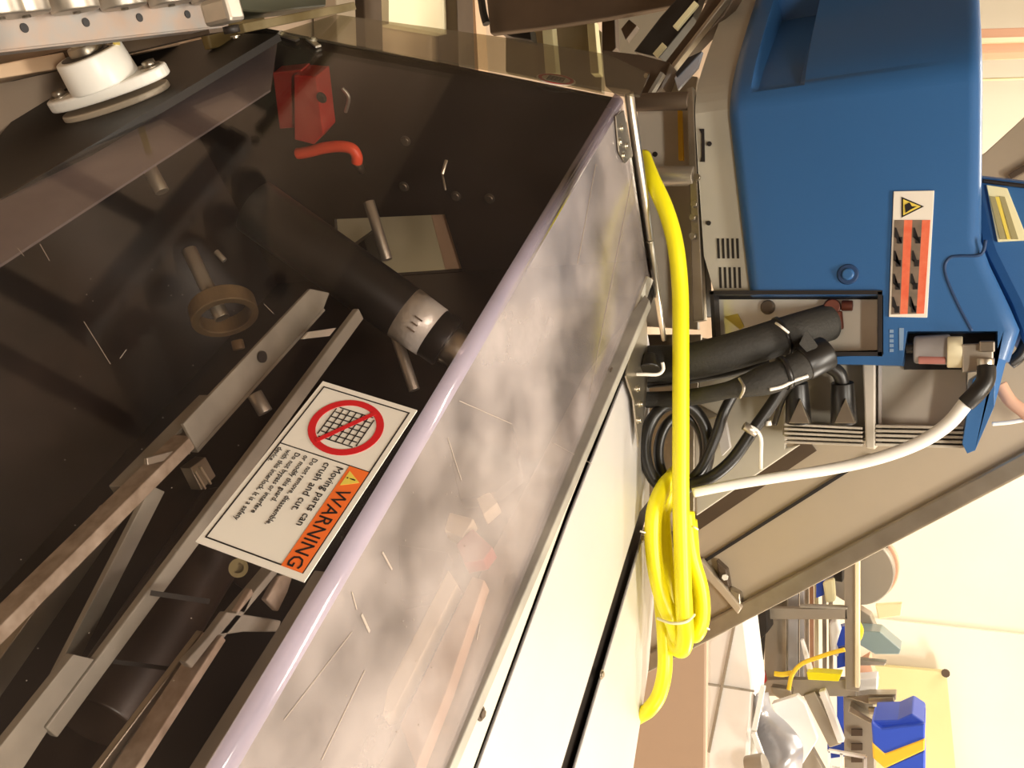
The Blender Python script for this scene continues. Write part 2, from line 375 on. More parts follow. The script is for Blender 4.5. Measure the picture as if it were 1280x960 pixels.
# printed marks on the foil band
ax = (rb - ra).normalized(); tow = -ray(520, 400).normalized(); tow = (tow - ax * tow.dot(ax)).normalized(); sd = ax.cross(tow)
pc = ra.lerp(rb, .80)
mb = MB()
for k in range(3): mb.box(pc + tow * (R_ * .985) + sd * (.018 - .012 * k) + ax * (.006), (.016 - .004 * (k % 2), .003, .004), (ax, sd, tow))
mb.build('printed_mark', M['label_grey'], rol)
def rod(a, b, ta, tb, r, m='steel_dark', name='rod', parent=mach):
    return MB().cyl(P(*a, ta), P(*b, tb), r, r, 18).build(name, M[m], parent, .001)
rod((461, 252), (484, 325), 1.72, 1.72, .011, 'galv'); rod((490, 405), (518, 488), 1.68, 1.66, .011, 'galv')
rod((184, 205), (203, 240), 1.5, 1.5, .012, 'galv'); rod((236, 312), (278, 398), 1.5, 1.48, .013, 'galv')
rod((270, 314), (281, 326), 1.5, 1.5, .005, 'galv'); rod((318, 492), (332, 516), 1.5, 1.5, .013, 'galv')
rod((553, 218), (558, 200), 1.55, 1.55, .003, 'steel', 'hook_wire'); rod((553, 218), (557, 238), 1.55, 1.55, .002, 'steel_dark', 'hook_wire')
# collar ring on the rod
c = P(282, 398, 1.49); X = (P(320, 372, 1.49) - P(243, 405, 1.49)).normalized(); Y = (P(300, 430, 1.56) - P(270, 370, 1.42)).normalized(); Y = (Y - X * Y.dot(X)).normalized()
mb = MB(); mb.ringplate(c, X, Y, .042, .056, .03, 40); mb.cyl(P(296, 425, 1.46), P(299, 437, 1.46), .01, .01, 14)
mb.build('collar_ring', M['brass'], mach, .002)
# bolts on the end plate
for u, v in ((507, 176), (505, 233), (570, 245), (612, 248)):
    bolt(og(u, v), -G, .008, .004, M['steel_dark'], mach)
# panels behind the end plate opening
MB().prism([og(u, v, .25) for u, v in ((380, 230), (640, 230), (640, 560), (380, 560))], G * .01).build('guide_panel', mat('pale_olive_panel', (.46, .43, .31), .5), mach)
MB().prism([og(u, v, .016) for u, v in ((536, 262), (556, 262), (600, 398), (572, 398))], G * .05).build('lit_edge_strip', M['floorpad'], mach, .004)  # tan colour paints the lit edge of the opening
MB().prism([og(u, v, .10) for u, v in ((410, 332), (455, 300), (470, 350), (440, 400), (405, 390))], G * .05).build('guide_block', M['blackmetal'], mach)
# things seen under the scratched top
def lplate(name, pts, m, bevel=.002):      # on the inner back panel
    return MB().prism([onh(u, v, HB - (.02 if name == 'mottled_side_rail' else .045)) for u, v in pts], H * (.018 if name == 'mottled_side_rail' else .024)).build(name, M[m], mach, bevel)
lplate('slide_bar', ((484, 860), (478, 895), (492, 890), (572, 730), (560, 712)), 'cream')
lplate('tan_cover', ((500, 905), (590, 720), (606, 725), (560, 860), (520, 960)), 'floorpad')
lplate('cream_block', ((555, 662), (562, 640), (592, 648), (578, 672)), 'cream')
lplate('cream_block', ((596, 622), (612, 614), (622, 628), (604, 644)), 'cream')
lplate('red_sensor', ((570, 680), (590, 660), (616, 684), (604, 700), (580, 704)), 'red')
lplate('dark_motor', ((498, 680), (560, 690), (548, 740), (500, 750)), 'blackmetal')
lplate('dark_motor', ((560, 560), (640, 530), (650, 590), (620, 615), (575, 625)), 'blackmetal')
lplate('mottled_side_rail', ((812, 375), (806, 368), (730, 470), (420, 1060), (520, 1060)), 'rail')

# ---------------------------------------------------------------- clear guard
guard = thing('clear_guard', L(g0 - .9, HR, ZT - .7), 'large scratched clear polycarbonate guard with bent edge over the dark machine', 'guard')
dn = (H * -.333 - UP * .943)
rb_ = .015
def fp(g, s): return FP0 - G * 0 + G * g + dn * s
near_g = GN
# front pane
pts = [onf(348, 42), onf(0, 247), fp(near_g, (onf(0, 247) - FP0).dot(dn) + .12), fp(near_g, rb_), fp(g0, rb_)]
MB().prism(pts, -FN * .005).build('front_pane', M['poly'], guard)
# bend between front and top
arc = []
ang0 = math.atan2(.333, -.943); a1 = math.pi / 2
cen = None
tlen = rb_; half = (ang0 - a1) / 2; R2 = tlen / math.tan((math.pi - (ang0 - a1)) / 2) if False else tlen / math.tan(half)
cen2 = V((0, 0)) 
Pf = FP0 + dn * tlen; cenp = Pf - FN * R2
prof = []
for i in range(9):
    a = ang0 + (a1 - ang0) * i / 8; prof.append(cenp + (H * math.cos(a) + UP * math.sin(a)) * R2)
profi = [q + (cenp - q).normalized() * .005 for q in prof]
mb = MB(); n = len(prof); k0 = []
for gg in (near_g, g0):
    k0.append(len(mb.v)); mb.v += [q + G * gg for q in prof] + [q + G * gg for q in profi]
for i in range(n - 1):
    for o_, fl in ((0, 0), (n, 1)):
        mb.f.append([k0[0] + o_ + i, k0[0] + o_ + i + 1, k0[1] + o_ + i + 1, k0[1] + o_ + i]); mb.sm.append(True)
mb.f.append([k0[0] + i for i in range(n)] + [k0[0] + n + i for i in range(n - 1, -1, -1)]); mb.sm.append(False)
mb.f.append([k0[1] + i for i in range(n)][::-1] + [k0[1] + n + i for i in range(n)]); mb.sm.append(False)
mb.build('bent_edge', M['polybend'], guard)
# top pane
tc = onz(812, 352, ZT); q0 = prof[-1]
pts = [q0 + G * g0, tc, onz(570, 960, ZT), onz(440, 1280, ZT)]
e = pts[-1]; eg = gh(e)[0]; pts.append(q0 + G * eg)
MB().prism(pts, (0, 0, -.005)).build('top_pane', M['polytop'], guard)
# mauve overlap strip along the bottom of the front
MB().prism([onf(348, 44, -.012), onf(0, 249, -.012), onf(-70, 292, -.012), onf(-70, 375, -.012), onf(0, 331, -.012), onf(130, 246, -.012), onf(338, 112, -.012)], -FN * .004).build('bottom_flange', M['polystrip'], guard)
# steel end rod, hinge plate and its screws
MB().cyl(onz(786, 116, ZT + .004), onz(812, 300, ZT + .004), .010, .010, 18).cyl(onz(812, 300, ZT + .004), onz(830, 425, ZT - .02), .009, .006, 18).build('end_rod', M['steel'], guard, .002)
hp = MB().prism([onz(u, v, ZT + .002) for u, v in ((768, 145), (778, 138), (790, 195), (780, 204), (772, 190))], (0, 0, .003)).build('hinge_plate', M['steel_dark'], guard, .001)
for u, v in ((777, 160), (775, 177), (783, 182), (779, 194)): bolt(onz(u, v, ZT + .005), UP, .0055, .004, M['steel'], hp, 'screw')
# corner bracket at the bottom end of the guard
mb = MB().bar(onf(348, 42, .004), onf(372, 50, .004), .012, .004, FN); mb.bar(onf(385, 48, .004), onf(398, 58, .004), .012, .004, FN)
cb = mb.build('corner_bracket', M['steel'], guard)
for u, v in ((352, 42), (392, 50)): bolt(onf(u, v, .005), FN, .005, .005, M['white'], cb, 'screw')

# scratches and dust specks on the panes, plus reflection streaks painted as pale bars
mb = MB()
for a, b, wd in (((50, 305), (62, 326), .0015), ((105, 402), (138, 455), .0013), ((30, 70 + 250), (22, 60 + 250), .001), ((158, 437), (150, 448), .0012), ((330, 380), (342, 392), .001)):
    mb.bar(onf(*a, .0006), onf(*b, .0006), wd * .7, .0004, FN)
for a, b, wd in (((560, 548), (577, 601), .0014), ((456, 838), (402, 950), .0016), ((745, 205), (722, 330), .0012), ((792, 212), (736, 500), .0014), ((574, 501), (640, 530), .0012), ((478, 690), (490, 712), .003), ((452, 768), (462, 790), .004), ((600, 1030 - 250), (596, 800), .002), ((440, 740), (446, 762), .002), ((355, 900), (440, 790), .001), ((690, 553), (740, 580), .0008)):
    mb.bar(onz(*a, ZT + .0007), onz(*b, ZT + .0007), wd * .8, .0005)
random.seed(3)
for k in range(34):
    u, v = random.uniform(20, 330), random.uniform(330, 930)
    if u + v * .6 < 750: p = onf(u, v, .0006); mb.box(p, (.0009, .0009, .0004), (G, dn, FN))
    u = random.uniform(430, 640); v = random.uniform(560, 930)
    if 780 + (130 - v) / 1.596 + 12 < u < 800 - (v - 380) * .42: p = onz(u, v, ZT + .0007); mb.box(p, (.0013, .0013, .0004))
sc_ = mb.build('scratches_and_glints', mat('pale_scratch_and_glint', (.34, .28, .23), .7), guard); sc_['kind'] = 'stuff'

# warning label on the front pane
TL, TR, BR, BL = [onf(u, v, .004) for u, v in ((520, 512), (385, 725), (240, 680), (405, 478))]
Rv = ((TR - TL) + (BR - BL)); Rl = Rv.length / 2; Rv.normalize(); Uv = ((TL - BL) + (TR - BR)); Uv = Uv - Rv * Uv.dot(Rv); Ul = Uv.length / 2; Uv.normalize()
cenl = (TL + TR + BR + BL) / 4
print('LABEL', Rl, Ul, (TL - TR).length, (BL - BR).length, (TL - BL).length, (TR - BR).length, 'skew', ((TR - TL).normalized()).dot((TL - BL).normalized()))
def lp(x, y): return cenl + Rv * ((x - .5) * Rl) + Uv * ((y - .5) * Ul)      # 0..1 from lower left
NL = Rv.cross(Uv)
def lrect(mb, x0, y0, x1, y1, lift, th=.0004):
    return mb.prism([lp(x0, y0) + NL * lift, lp(x1, y0) + NL * lift, lp(x1, y1) + NL * lift, lp(x0, y1) + NL * lift], NL * th)
wl = lrect(MB(), 0, 0, 1, 1, -.001, .0018).build('warning_label', M['label_white'], guard)
wl['label'] = 'white warning label with red prohibition circle and orange header'
mb = MB(); e_ = .03; f_ = .045; t_ = .006; s_ = Rl / Ul
for r in ((e_, f_, 1 - e_, f_ + t_ * s_), (e_, 1 - f_ - t_ * s_, 1 - e_, 1 - f_), (e_, f_, e_ + t_, 1 - f_), (1 - e_ - t_, f_, 1 - e_, 1 - f_), (.415, f_, .42, 1 - f_)): lrect(mb, *r, .001)
mb.build('border_line', M['ink'], wl)
lrect(MB(), .42, .755, 1 - e_, .945, .001, .0005).build('header_band', M['orange'], wl)
lettering('lettering', 'WARNING', lp(.545, .79), Rv, Uv, Ul * .175, M['ink'], wl, 1.0, .0018)
tri = MB().prism([lp(.445, .785) + NL * .0016, lp(.53, .785) + NL * .0016, lp(.4875, .925) + NL * .0016], NL * .0003).build('warning_triangle', M['label_yellow'], wl)
lettering('exclamation_mark', '!', lp(.475, .80), Rv, Uv, Ul * .12, M['ink'], wl, 1.0, .0022)
ys = .655
for txt, sz in (('Moving parts can', .098), ('crush and cut.', .098), ('Do not remove, disassemble,', .070), ('or modify this guard.', .070), ('Do not bypass or interfere', .070), ('with this interlock. It is a safety', .070), ('device.', .070)):
    lettering('lettering', txt, lp(.44, ys), Rv, Uv, Ul * sz * 1.02, M['ink'], wl, 1.0 if sz > .08 else .92, .0016); ys -= (.118 if sz > .08 else .088)
cc = lp(.222, .5) + NL * .0012; cr = min(.17 * Rl, .40 * Ul)
MB().ringplate(cc, Rv, Uv, cr * .80, cr, .0005, 48).build('prohibition_ring', M['red_ink'], wl)
a = math.radians(135); dd = Rv * math.cos(a) + Uv * math.sin(a)
mb = MB()
for k in range(-3, 4):                                   # the grid of a perforated guard under the bar
    o2 = k * cr * .19; hl = cr * (.62 - .03 * abs(k))
    mb.box(cc + Rv * o2 + NL * .0003, (cr * .03, hl * 1.9, .0004), (Rv, Uv, NL)); mb.box(cc + Uv * o2 + NL * .0003, (hl * 1.9, cr * .03, .0004), (Rv, Uv, NL))
mb.build('grid_symbol', M['ink'], wl)
dd = (onf(465, 525) - onf(390, 560)); dd = (dd - NL * dd.dot(NL)).normalized()
MB().box(cc + NL * .0008, (cr * 1.75, cr * .13, .0005), (dd, NL.cross(dd), NL)).build('slash_bar', M['red_ink'], wl)

# second guard section past the first
far = thing('clear_guard', onf(560, 60, .0), 'small clear guard section with a round sticker beyond the large guard', 'guard')
MB().prism([onf(350, 40, .012), onf(800, 119, .012), onf(812, 92, .012), onf(760, 68, .012), onf(640, 48, .012), onf(420, 18, .012)], -FN * .005).build('pane', M['polyfar'], far)
c = onf(695, 99, .003); X = (onf(717, 103, .003) - onf(673, 95, .003)); rx = X.length / 2; X.normalize(); Y = FN.cross(X); ry = rx * .9
st = MB().prism([c + X * rx * 1.1 * math.cos(k * math.pi / 20) + Y * rx * .62 * math.sin(k * math.pi / 20) for k in range(40)], -FN * .001).build('round_sticker', M['label_white'], far)
MB().ringplate(c + FN * .0005, X, Y * .55, rx * .8, rx, .0005).build('prohibition_ring', M['red_ink'], st)
mb = MB()
for k in range(-2, 3): mb.box(c + X * k * rx * .22 + FN * .001, (rx * .05, rx * .5, .0006), (X, Y, FN)); mb.box(c + Y * k * rx * .12 + FN * .001, (rx * .9, rx * .05, .0006), (X, Y, FN))
mb.build('grid_symbol', M['ink'], st)

# ---------------------------------------------------------------- red switch blocks and handle on the end plate
sw = thing('guard_switch', og(385, 125), 'red rectangular safety switch block high on the dark end plate', 'switch')
def gblock(pts, d0, d1, name, m, parent, bevel=.003):
    return MB().prism([onplane(u, v, L(g0 - d0, 0, 0), G) for u, v in pts], -G * (d1 - d0)).build(name, M[m], parent, bevel, 2)
gblock(((352, 82), (388, 78), (392, 150), (360, 152)), .002, .04, 'body', 'red', sw)
gblock(((384, 80), (412, 82), (420, 152), (408, 166), (384, 160)), .002, .06, 'cover', 'red', sw)
p = onplane(402, 122, L(g0 - .062, 0, 0), G); bolt(p, -G, .008, .003, M['blackmetal'], sw, 'screw')
MB().tube([og(u, v, -.02) for u, v in ((428, 110), (436, 122), (432, 140))], .004, 10).build('wire_loop', M['galv'], sw)
hd = thing('toggle_clamp', og(412, 195), 'bright orange red curved clamp handle below the red switch block', 'clamp')
mb = MB().tube([og(u, v, -.05) for u, v in ((372, 192), (385, 190), (405, 185), (425, 183), (440, 186), (446, 195), (446, 203))], .0125, 12, 6)
mb.build('grip', M['handle'], hd)
MB().cyl(og(446, 200, -.05), og(452, 214, -.0), .010, .008, 16).build('pivot', M['steel_dark'], hd)

# ---------------------------------------------------------------- flange bearing
fl = thing('flange_bearing', onh(150, 150, HS), 'white two-bolt flange bearing with steel shaft on the black machine side', 'bearing')
aL = (onh(216, 108, HS) - onh(80, 152, HS)); half_l = aL.length / 2; aL.normalize(); aW = H.cross(aL).normalized()
def oval(c, a, b, n=40):
    return [c + aL * (a * math.copysign(abs(math.cos(t)) ** 1.0, math.cos(t))) + aW * (b * math.copysign(abs(math.sin(t)) ** .9, math.sin(t))) for t in [2 * math.pi * i / n for i in range(n)]]
bc = (onh(216, 108, HS) + onh(80, 152, HS)) / 2
MB().prism(oval(bc, half_l * .95, .052), -H * .012).build('adapter_plate', M['grey_beam'], fl, .003)
b1 = bc - H * .022
mb = MB().prism(oval(b1, half_l * 1.06, .050), -H * .022); mb.build('flange', M['white'], fl, .005, 3)
b2 = b1 - H * .02
MB().cyl(b2, b2 - H * .058, .066, .062, 48).build('housing', M['white'], fl, .004, 3)
MB().cyl(b2 - H * .05, b2 - H * .0595, .050, .050, 40).build('seal', M['blackmetal'], fl, .001)
MB().cyl(b2 - H * .055, b2 - H * .074, .033, .031, 32).build('inner_ring', M['steel_dark'], fl, .002)
MB().cyl(b2 - H * .07, b2 - H * .088, .022, .021, 32).build('shaft', M['steel'], fl, .003)
for s in (-1, 1): bolt(b1 - H * .022 + aL * (s * half_l * .82), -H, .013, .012, M['steel_dark'], fl)
bolt(b2 - H * .058 + aL * .052, -H, .007, .014, M['steel_dark'], fl, 'set_screw')

# ---------------------------------------------------------------- stainless deck beside the guard
deck = thing('steel_deck', onz(740, 760, ZT - .02), 'brushed stainless steel deck with screwed edge strip beside the clear guard', 'worktop')
M['strip'] = mat('satin_steel_strip', (0.66, 0.62, 0.53), 0.45, 0.35)
fs = zplate('edge_strip', ((810, 345), (817, 350), (775, 470), (708, 640), (592, 960), (476, 1280), (450, 1280), (570, 960), (690, 650), (765, 470)), ZT + .004, .006, M['strip'], deck, .001)
for u, v in ((766, 466), (701, 637), (602, 892), (520, 1110)): bolt(onz(u - 1, v, ZT + .005), UP, .0065, .005, M['brown'], fs, 'screw')
zplate('gap', ((810, 355), (822, 358), (600, 965), (600, 985), (590, 1280), (466, 1280)), ZT - .02, .004, M['blackmetal'], deck)
zplate('deck_panel', ((806, 395), (812, 430), (812, 625), (800, 640), (702, 960), (600, 1290), (480, 1290), (598, 960), (712, 648), (782, 470)), ZT - .008, .006, M['steel_deck'], deck, .002)
zplate('gap', ((806, 618), (815, 618), (722, 962), (640, 1260), (590, 1290), (690, 975)), ZT - .024, .004, M['blackmetal'], deck)
p2 = zplate('deck_panel', ((813, 650), (822, 700), (811, 836), (792, 960), (745, 1250), (640, 1250), (719, 960), (805, 668)), ZT - .008, .006, M['steel_deck'], deck, .002)
for u, v in ((803, 673), (752, 843), (700, 1030)): bolt(onz(u, v, ZT - .007), UP, .006, .004, M['steel_dark'], p2, 'screw')
# cabinet body under the deck
zplate('cabinet_body', ((800, 470), (800, 700), (780, 960), (700, 1290), (480, 1290), (640, 905)), ZT - .03, .5, M['grey_beam'], deck)
# small bracket plate at the far end of the deck
MB().prism([onz(u, v, ZT + .002) for u, v in ((780, 470), (795, 395), (806, 380), (808, 470), (803, 520), (796, 560), (790, 500))], (0, 0, .004)).build('end_bracket', M['steel_dark'], deck, .001)
for u, v in ((797, 486), (800, 505), (798, 525)): bolt(onz(u, v, ZT + .006), UP, .005, .006, M['steel'], deck, 'screw')
# latch knob
lt = thing('latch', onz(808, 460, ZT), 'black knob latch with white lip at the far end of the steel deck', 'latch')
MB().tube([P(786, 468, 1.74), P(805, 468, 1.73), P(822, 468, 1.73), P(829, 462, 1.73), P(828, 453, 1.73)], .0035, 10).build('wire_lip', M['white'], lt)
MB().cyl(P(812, 463, 1.76), P(812, 445, 1.78), .022, .016, 24).build('knob', M['black'], lt, .004, 3)

# ---------------------------------------------------------------- blue melter unit
YU = 1.86
unit = thing('glue_melter', ony(900, 230, YU + .2), 'large blue glue melter with warning strip and mirror window behind the steel deck', 'machine')
def bend_y(d_): return 1.05 * (d_ - .07 * (1 - math.exp(-d_ / .07)))
XBEND = ony(1000, 130, YU).x
def bend_back(o, base):
    me = o.data; bm = bmesh.new(); bm.from_mesh(me)
    for v in (120, 105, 92, 80, 66, 50, 25, 0, -40, -90, -160):
        bmesh.ops.bisect_plane(bm, geom=bm.verts[:] + bm.edges[:] + bm.faces[:], plane_co=ony(1000, v, YU) - base, plane_no=V((1, 0, 0)), dist=1e-6)
    for vt in bm.verts:
        d_ = XBEND - (vt.co.x + base.x)
        if d_ > 0: vt.co.y += bend_y(d_)
    bm.to_mesh(me); bm.free()
def hood_pt(u, v):
    p = ony(u, v, YU)
    if (u, v) in ((909, 112), (1229, 110)): p.x = XBEND
    return p
def blue_hood():
    out = [(903, -260), (909, 112), (921, 250), (935, 369), (1104, 369), (1104, 443), (1040, 446), (1040, 455), (1128, 457), (1134, 414), (1247, 414), (1247, 452), (1216, 474), (1203, 555), (1209, 567), (1219, 563), (1243, 508), (1263, 452), (1276, 412), (1262, 380), (1238, 330), (1227, 300), (1229, 110), (1229, -260)]
    mb = MB().prism([hood_pt(u, v) for u, v in out], (0, .34, 0))
    o = mb.build('hood', M['blue'], unit)
    me = o.data; bm = bmesh.new(); bm.from_mesh(me); base = parent_base(unit)
    bm.edges.ensure_lookup_table()
    def near(e, us):
        ok = 0
        for vt in e.verts:
            q = vt.co + base
            if abs(q.y - YU) > 1e-5: return False
            if any((q - hood_pt(u, v)).length < 1e-4 for u, v in us): ok += 1
        return ok == 2
    el = [(903, -260), (909, 112), (921, 250), (935, 369)]
    er = [(1263, 452), (1276, 412), (1262, 380), (1238, 330), (1227, 300), (1229, 110), (1229, -260)]
    sel = [e for e in bm.edges if near(e, el) or near(e, er)]
    bmesh.ops.bevel(bm, geom=sel, offset=.026, segments=6, profile=.5, affect='EDGES', clamp_overlap=False)
    def cut(p, n):
        bmesh.ops.bisect_plane(bm, geom=bm.verts[:] + bm.edges[:] + bm.faces[:], plane_co=p - base, plane_no=n, dist=1e-6)
    for v in (130, 120, 112, 105, 98, 92, 80, 66, 50, 25, 0, -40, -90, -160):
        cut(ony(1000, v, YU), V((1, 0, 0)))
    z1 = ony(997, 100, YU).z; z2 = ony(1005, 100, YU).z; z0 = ony(944, 100, YU).z; z00 = ony(937, 100, YU).z
    for z in (z1, z2, z0, z00): cut(V((0, 0, z)), V((0, 0, 1)))
    xs = XBEND; xr = ony(1000, 105, YU).x
    for vt in bm.verts:
        q = vt.co + base
        if q.y < YU + .1 and q.x < xs - 1e-5:
            d_ = xs - q.x
            dy = bend_y(d_)
            if z0 - 1e-4 <= q.z <= z1 + 1e-4 and q.x < xr - 1e-4: dy += .018 + .25 * (xr - q.x)
            vt.co.y += dy
    bm.to_mesh(me); bm.free()
    for p in me.polygons: p.use_smooth = False
    md = o.modifiers.new('bevel', 'BEVEL'); md.width = .004; md.segments = 2; md.limit_method = 'ANGLE'; md.angle_limit = .8
    return o
hood = blue_hood()
me = hood.data
for p in me.polygons: p.use_smooth = True
try: me.set_sharp_from_angle(angle=.6)
except Exception: pass
# black handle recess at the top left corner of the hood
MB().prism([ony(u, v, YU + .235 - v * .0035) for u, v in ((1140, -20), (1192, -20), (1186, 30), (1176, 34), (1170, 24), (1150, 20))], (0, .06, 0)).build('handle_recess', M['black'], unit, .003)
MB().prism([ony(u, v, YU + .22 - v * .0035) for u, v in ((1192, 4), (1200, 2), (1204, 22), (1194, 26))], (0, .02, 0)).build('handle_lug', M['steel_dark'], unit, .002)
# groove line and button
MB().tube([ony(u, v, YU + .001) for u, v in ((1232, 300), (1226, 318), (1200, 320), (1188, 322), (1181, 332), (1184, 350), (1198, 382), (1215, 414))], .0032, 8, 6).build('panel_groove', M['blue_groove'], hood)
c = ony(1060, 343, YU)
MB().cyl(c, c - V((0, .004, 0)), .021, .019, 32).build('button_rim', M['blue_groove'], unit, .001)
MB().cyl(c - V((0, .003, 0)), c - V((0, .009, 0)), .013, .010, 24).build('button', M['blue'], unit, .002)
c = ony(1083, 5, YU + .235)
MB().cyl(c, c - V((0, .012, 0)), .010, .009, 20).build('button', M['blue_groove'], unit, .002)
# warning strip
def flat(poly, y, th, m, name, parent, bevel=0): return MB().prism([ony(u, v, y) for u, v in poly], (0, th, 0)).build(name, M[m], parent, bevel)
ws = flat(((1117, 239), (1168, 238), (1159, 397), (1111, 396)), YU - .0035, .004, 'label_white', 'warning_strip', hood, .001)
ws['label'] = 'white strip with yellow triangle and red and grey print'
ys1 = YU - .0045
flat(((1127, 246), (1127, 272), (1155, 258)), ys1, .001, 'ink', 'triangle_border', ws)
flat(((1129, 249), (1129, 269), (1151, 258)), ys1 - .001, .001, 'label_yellow', 'warning_triangle', ws)
flat(((1131, 256), (1137, 253), (1140, 258), (1146, 258), (1138, 262), (1132, 266)), ys1 - .002, .001, 'ink', 'triangle_symbol', ws)
def lerpq(s, t, A=((1118, 275), (1163, 275), (1155, 392), (1114, 393))):
    a = (A[0][0] + (A[1][0] - A[0][0]) * s, A[0][1] + (A[1][1] - A[0][1]) * s); b = (A[3][0] + (A[2][0] - A[3][0]) * s, A[3][1] + (A[2][1] - A[3][1]) * s)
    return (a[0] + (b[0] - a[0]) * t, a[1] + (b[1] - a[1]) * t)
for s0, s1, m in ((0, .27, 'label_grey'), (.27, .50, 'salmon'), (.50, .77, 'label_grey'), (.77, 1, 'salmon')):
    flat((lerpq(s0, 0), lerpq(s1, 0), lerpq(s1, 1), lerpq(s0, 1)), ys1, .001, m, 'printed_column', ws)
for s0 in (0.0, .52):
    for k in range(4):
        t0 = .18 + k * .245
        flat((lerpq(s0 + .02, t0), lerpq(s0 + .24, t0), lerpq(s0 + .24, t0 + .07), lerpq(s0 + .10, t0 + .07), lerpq(s0 + .06, t0 - .10), lerpq(s0 + .02, t0 - .1)), ys1 - .001, .001, 'ink', 'printed_symbol', ws)
# small pale imprint near the window
mb = MB()
for k in range(5): mb.prism([ony(u, v, YU - .001) for u, v in ((1112, 412 + 6 * k), (1117, 412 + 6 * k), (1117, 416 + 6 * k), (1112, 416 + 6 * k))], (0, .001, 0))
mb.prism([ony(u, v, YU - .001) for u, v in ((1124, 410), (1130, 410), (1129, 438), (1124, 438))], (0, .001, 0)); mb.build('pale_imprint', mat('pale_blue_imprint', (.2, .3, .45), .5), hood)
# mirror-like window with black frame
flat(((890, 366), (1104, 366), (1104, 446), (1040, 448), (893, 424)), YU + .05, .01, 'ink', 'window_frame', unit)
flat(((897, 374), (1097, 374), (1097, 438), (1030, 440), (898, 418)), YU + .042, .008, 'mirror', 'steel_window', unit, .001)
mb = MB()
for a, b in (((890, 367), (1104, 367)), ((1101, 366), (1101, 446)), ((893, 366), (896, 424)), ((1104, 443), (1035, 443))):
    mb.bar(ony(*a, YU + .02), ony(*b, YU + .02), .008, .05, V((0, 1, 0)))
mb.build('window_frame', M['ink'], unit)
c = ony(960, 384, YU + .042); MB().cyl(c, c - V((0, .012, 0)), .016, .013, 20).build('fitting', M['brown'], unit, .002)
mb = MB().cyl(ony(1040, 384, YU + .045), ony(1040, 384, YU + .02), .018, .016, 16); mb.cyl(ony(1052, 382, YU + .03), ony(1066, 382, YU + .03), .011, .011, 14); mb.cyl(ony(1046, 390, YU + .03), ony(1050, 412, YU + .03), .011, .008, 14)
mb.build('brown_fitting', mat('brown_fitting', (.12, .03, .015), .5, .3), unit, .002)
flat(((905, 396), (922, 392), (930, 408), (925, 412)), YU + .038, .003, 'label_yellow', 'yellow_tag', unit)
# grey chassis base, slots
cha = flat(((866, 96), (866, -260), (940, -260), (940, 366), (893, 366), (880, 320), (872, 200)), YU + .02, .22, 'grey_cast', 'base_cover', unit)
bend_back(cha, parent_base(unit))
for v0, v1 in ((298, 323), (334, 360)):
    for k in range(5):
        u0 = 896 + 6.0 * k + (v0 - 298) * .07; flat(((u0, v0), (u0 + 3, v0), (u0 + 4, v1), (u0 + 1, v1)), YU + .019, .004, 'ink', 'vent_slot', cha)
for u, v in ((887, 180), (886, 279)):
    c = ony(u, v, YU + .02); MB().cyl(c, c - V((0, .003, 0)), .005, .005, 14).build('screw', M['ink'], cha)
MB().prism([ony(u, v, YU + .018) for u, v in ((874, 161), (880, 161), (881, 202), (875, 202), (877, 196), (877, 167))], (0, .003, 0)).build('slot', M['ink'], cha)
# open frame at the foot of the unit
sf = flat(((796, 126), (866, 126), (872, 412), (806, 408)), YU + .12, .02, 'fin', 'back_plate', unit, .001)
c = ony(819, 193, YU + .12); MB().cyl(c, c - V((0, .003, 0)), .006, .006, 12).build('screw', M['ink'], sf)
flat(((858, 110), (866, 108), (872, 235), (880, 400), (866, 402), (862, 240)), YU + .02, .03, 'steel_dark', 'frame_strip', unit, .002)
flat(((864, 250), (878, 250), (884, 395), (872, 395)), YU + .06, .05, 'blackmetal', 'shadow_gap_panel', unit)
flat(((847, 138), (852, 138), (854, 200), (848, 200)), YU + .10, .01, 'bin_yellow', 'yellow_strip', unit)
MB().cyl(ony(795, 128, YU + .03), ony(862, 126, YU + .03), .020, .020, 20).build('cross_tube', M['brown'], unit, .002)
MB().cyl(ony(812, 220, YU + .03), ony(868, 220, YU + .03), .022, .022, 24).build('cross_tube', M['galv'], unit, .002)
for u, v in ((872, 222), (868, 255), (866, 272), (866, 295)):
    c = ony(u, v, YU + .01); MB().cyl(c, c - V((0, .008, 0)), .008, .007, 6).build('bolt', M['steel_dark'], unit)
# lower chassis with fin packs
flat(((866, 420), (1042, 450), (1042, 470), (985, 470), (982, 560), (1000, 556), (870, 645)), YU + .16, .02, 'grey_cast', 'lower_panel', unit, .003)
flat(((980, 450), (1084, 450), (1084, 552), (978, 545)), YU + .10, .05, 'grey_cast', 'fin_housing', unit, .003)
flat(((1078, 452), (1094, 452), (1094, 562), (1082, 560)), YU + .05, .10, 'fin', 'divider_rib', unit, .003)
fh = flat(((1094, 440), (1210, 440), (1208, 560), (1094, 554)), YU + .09, .05, 'fin', 'fin_housing', unit, .003)
flat(((1098, 452), (1102, 452), (1102, 556), (1098, 556)), YU + .07, .02, 'steel_deck', 'seam_strip', unit)
for k in range(5):
    flat(((980, 529 + 5.5 * k), (1078, 534 + 5.2 * k), (1078, 537 + 5.2 * k), (980, 532 + 5.5 * k)), YU + .05, .06, 'fin', 'cooling_fin', unit, .001)
    flat(((1094, 531 + 5.7 * k), (1205, 533 + 6.0 * k), (1204, 536.5 + 6.0 * k), (1094, 534.5 + 5.7 * k)), YU + .05, .05, 'fin', 'cooling_fin', unit, .001)
flat(((1100, 540), (1200, 545), (1200, 560), (1100, 555)), YU + .08, .012, 'label_grey', 'fin_back', unit)
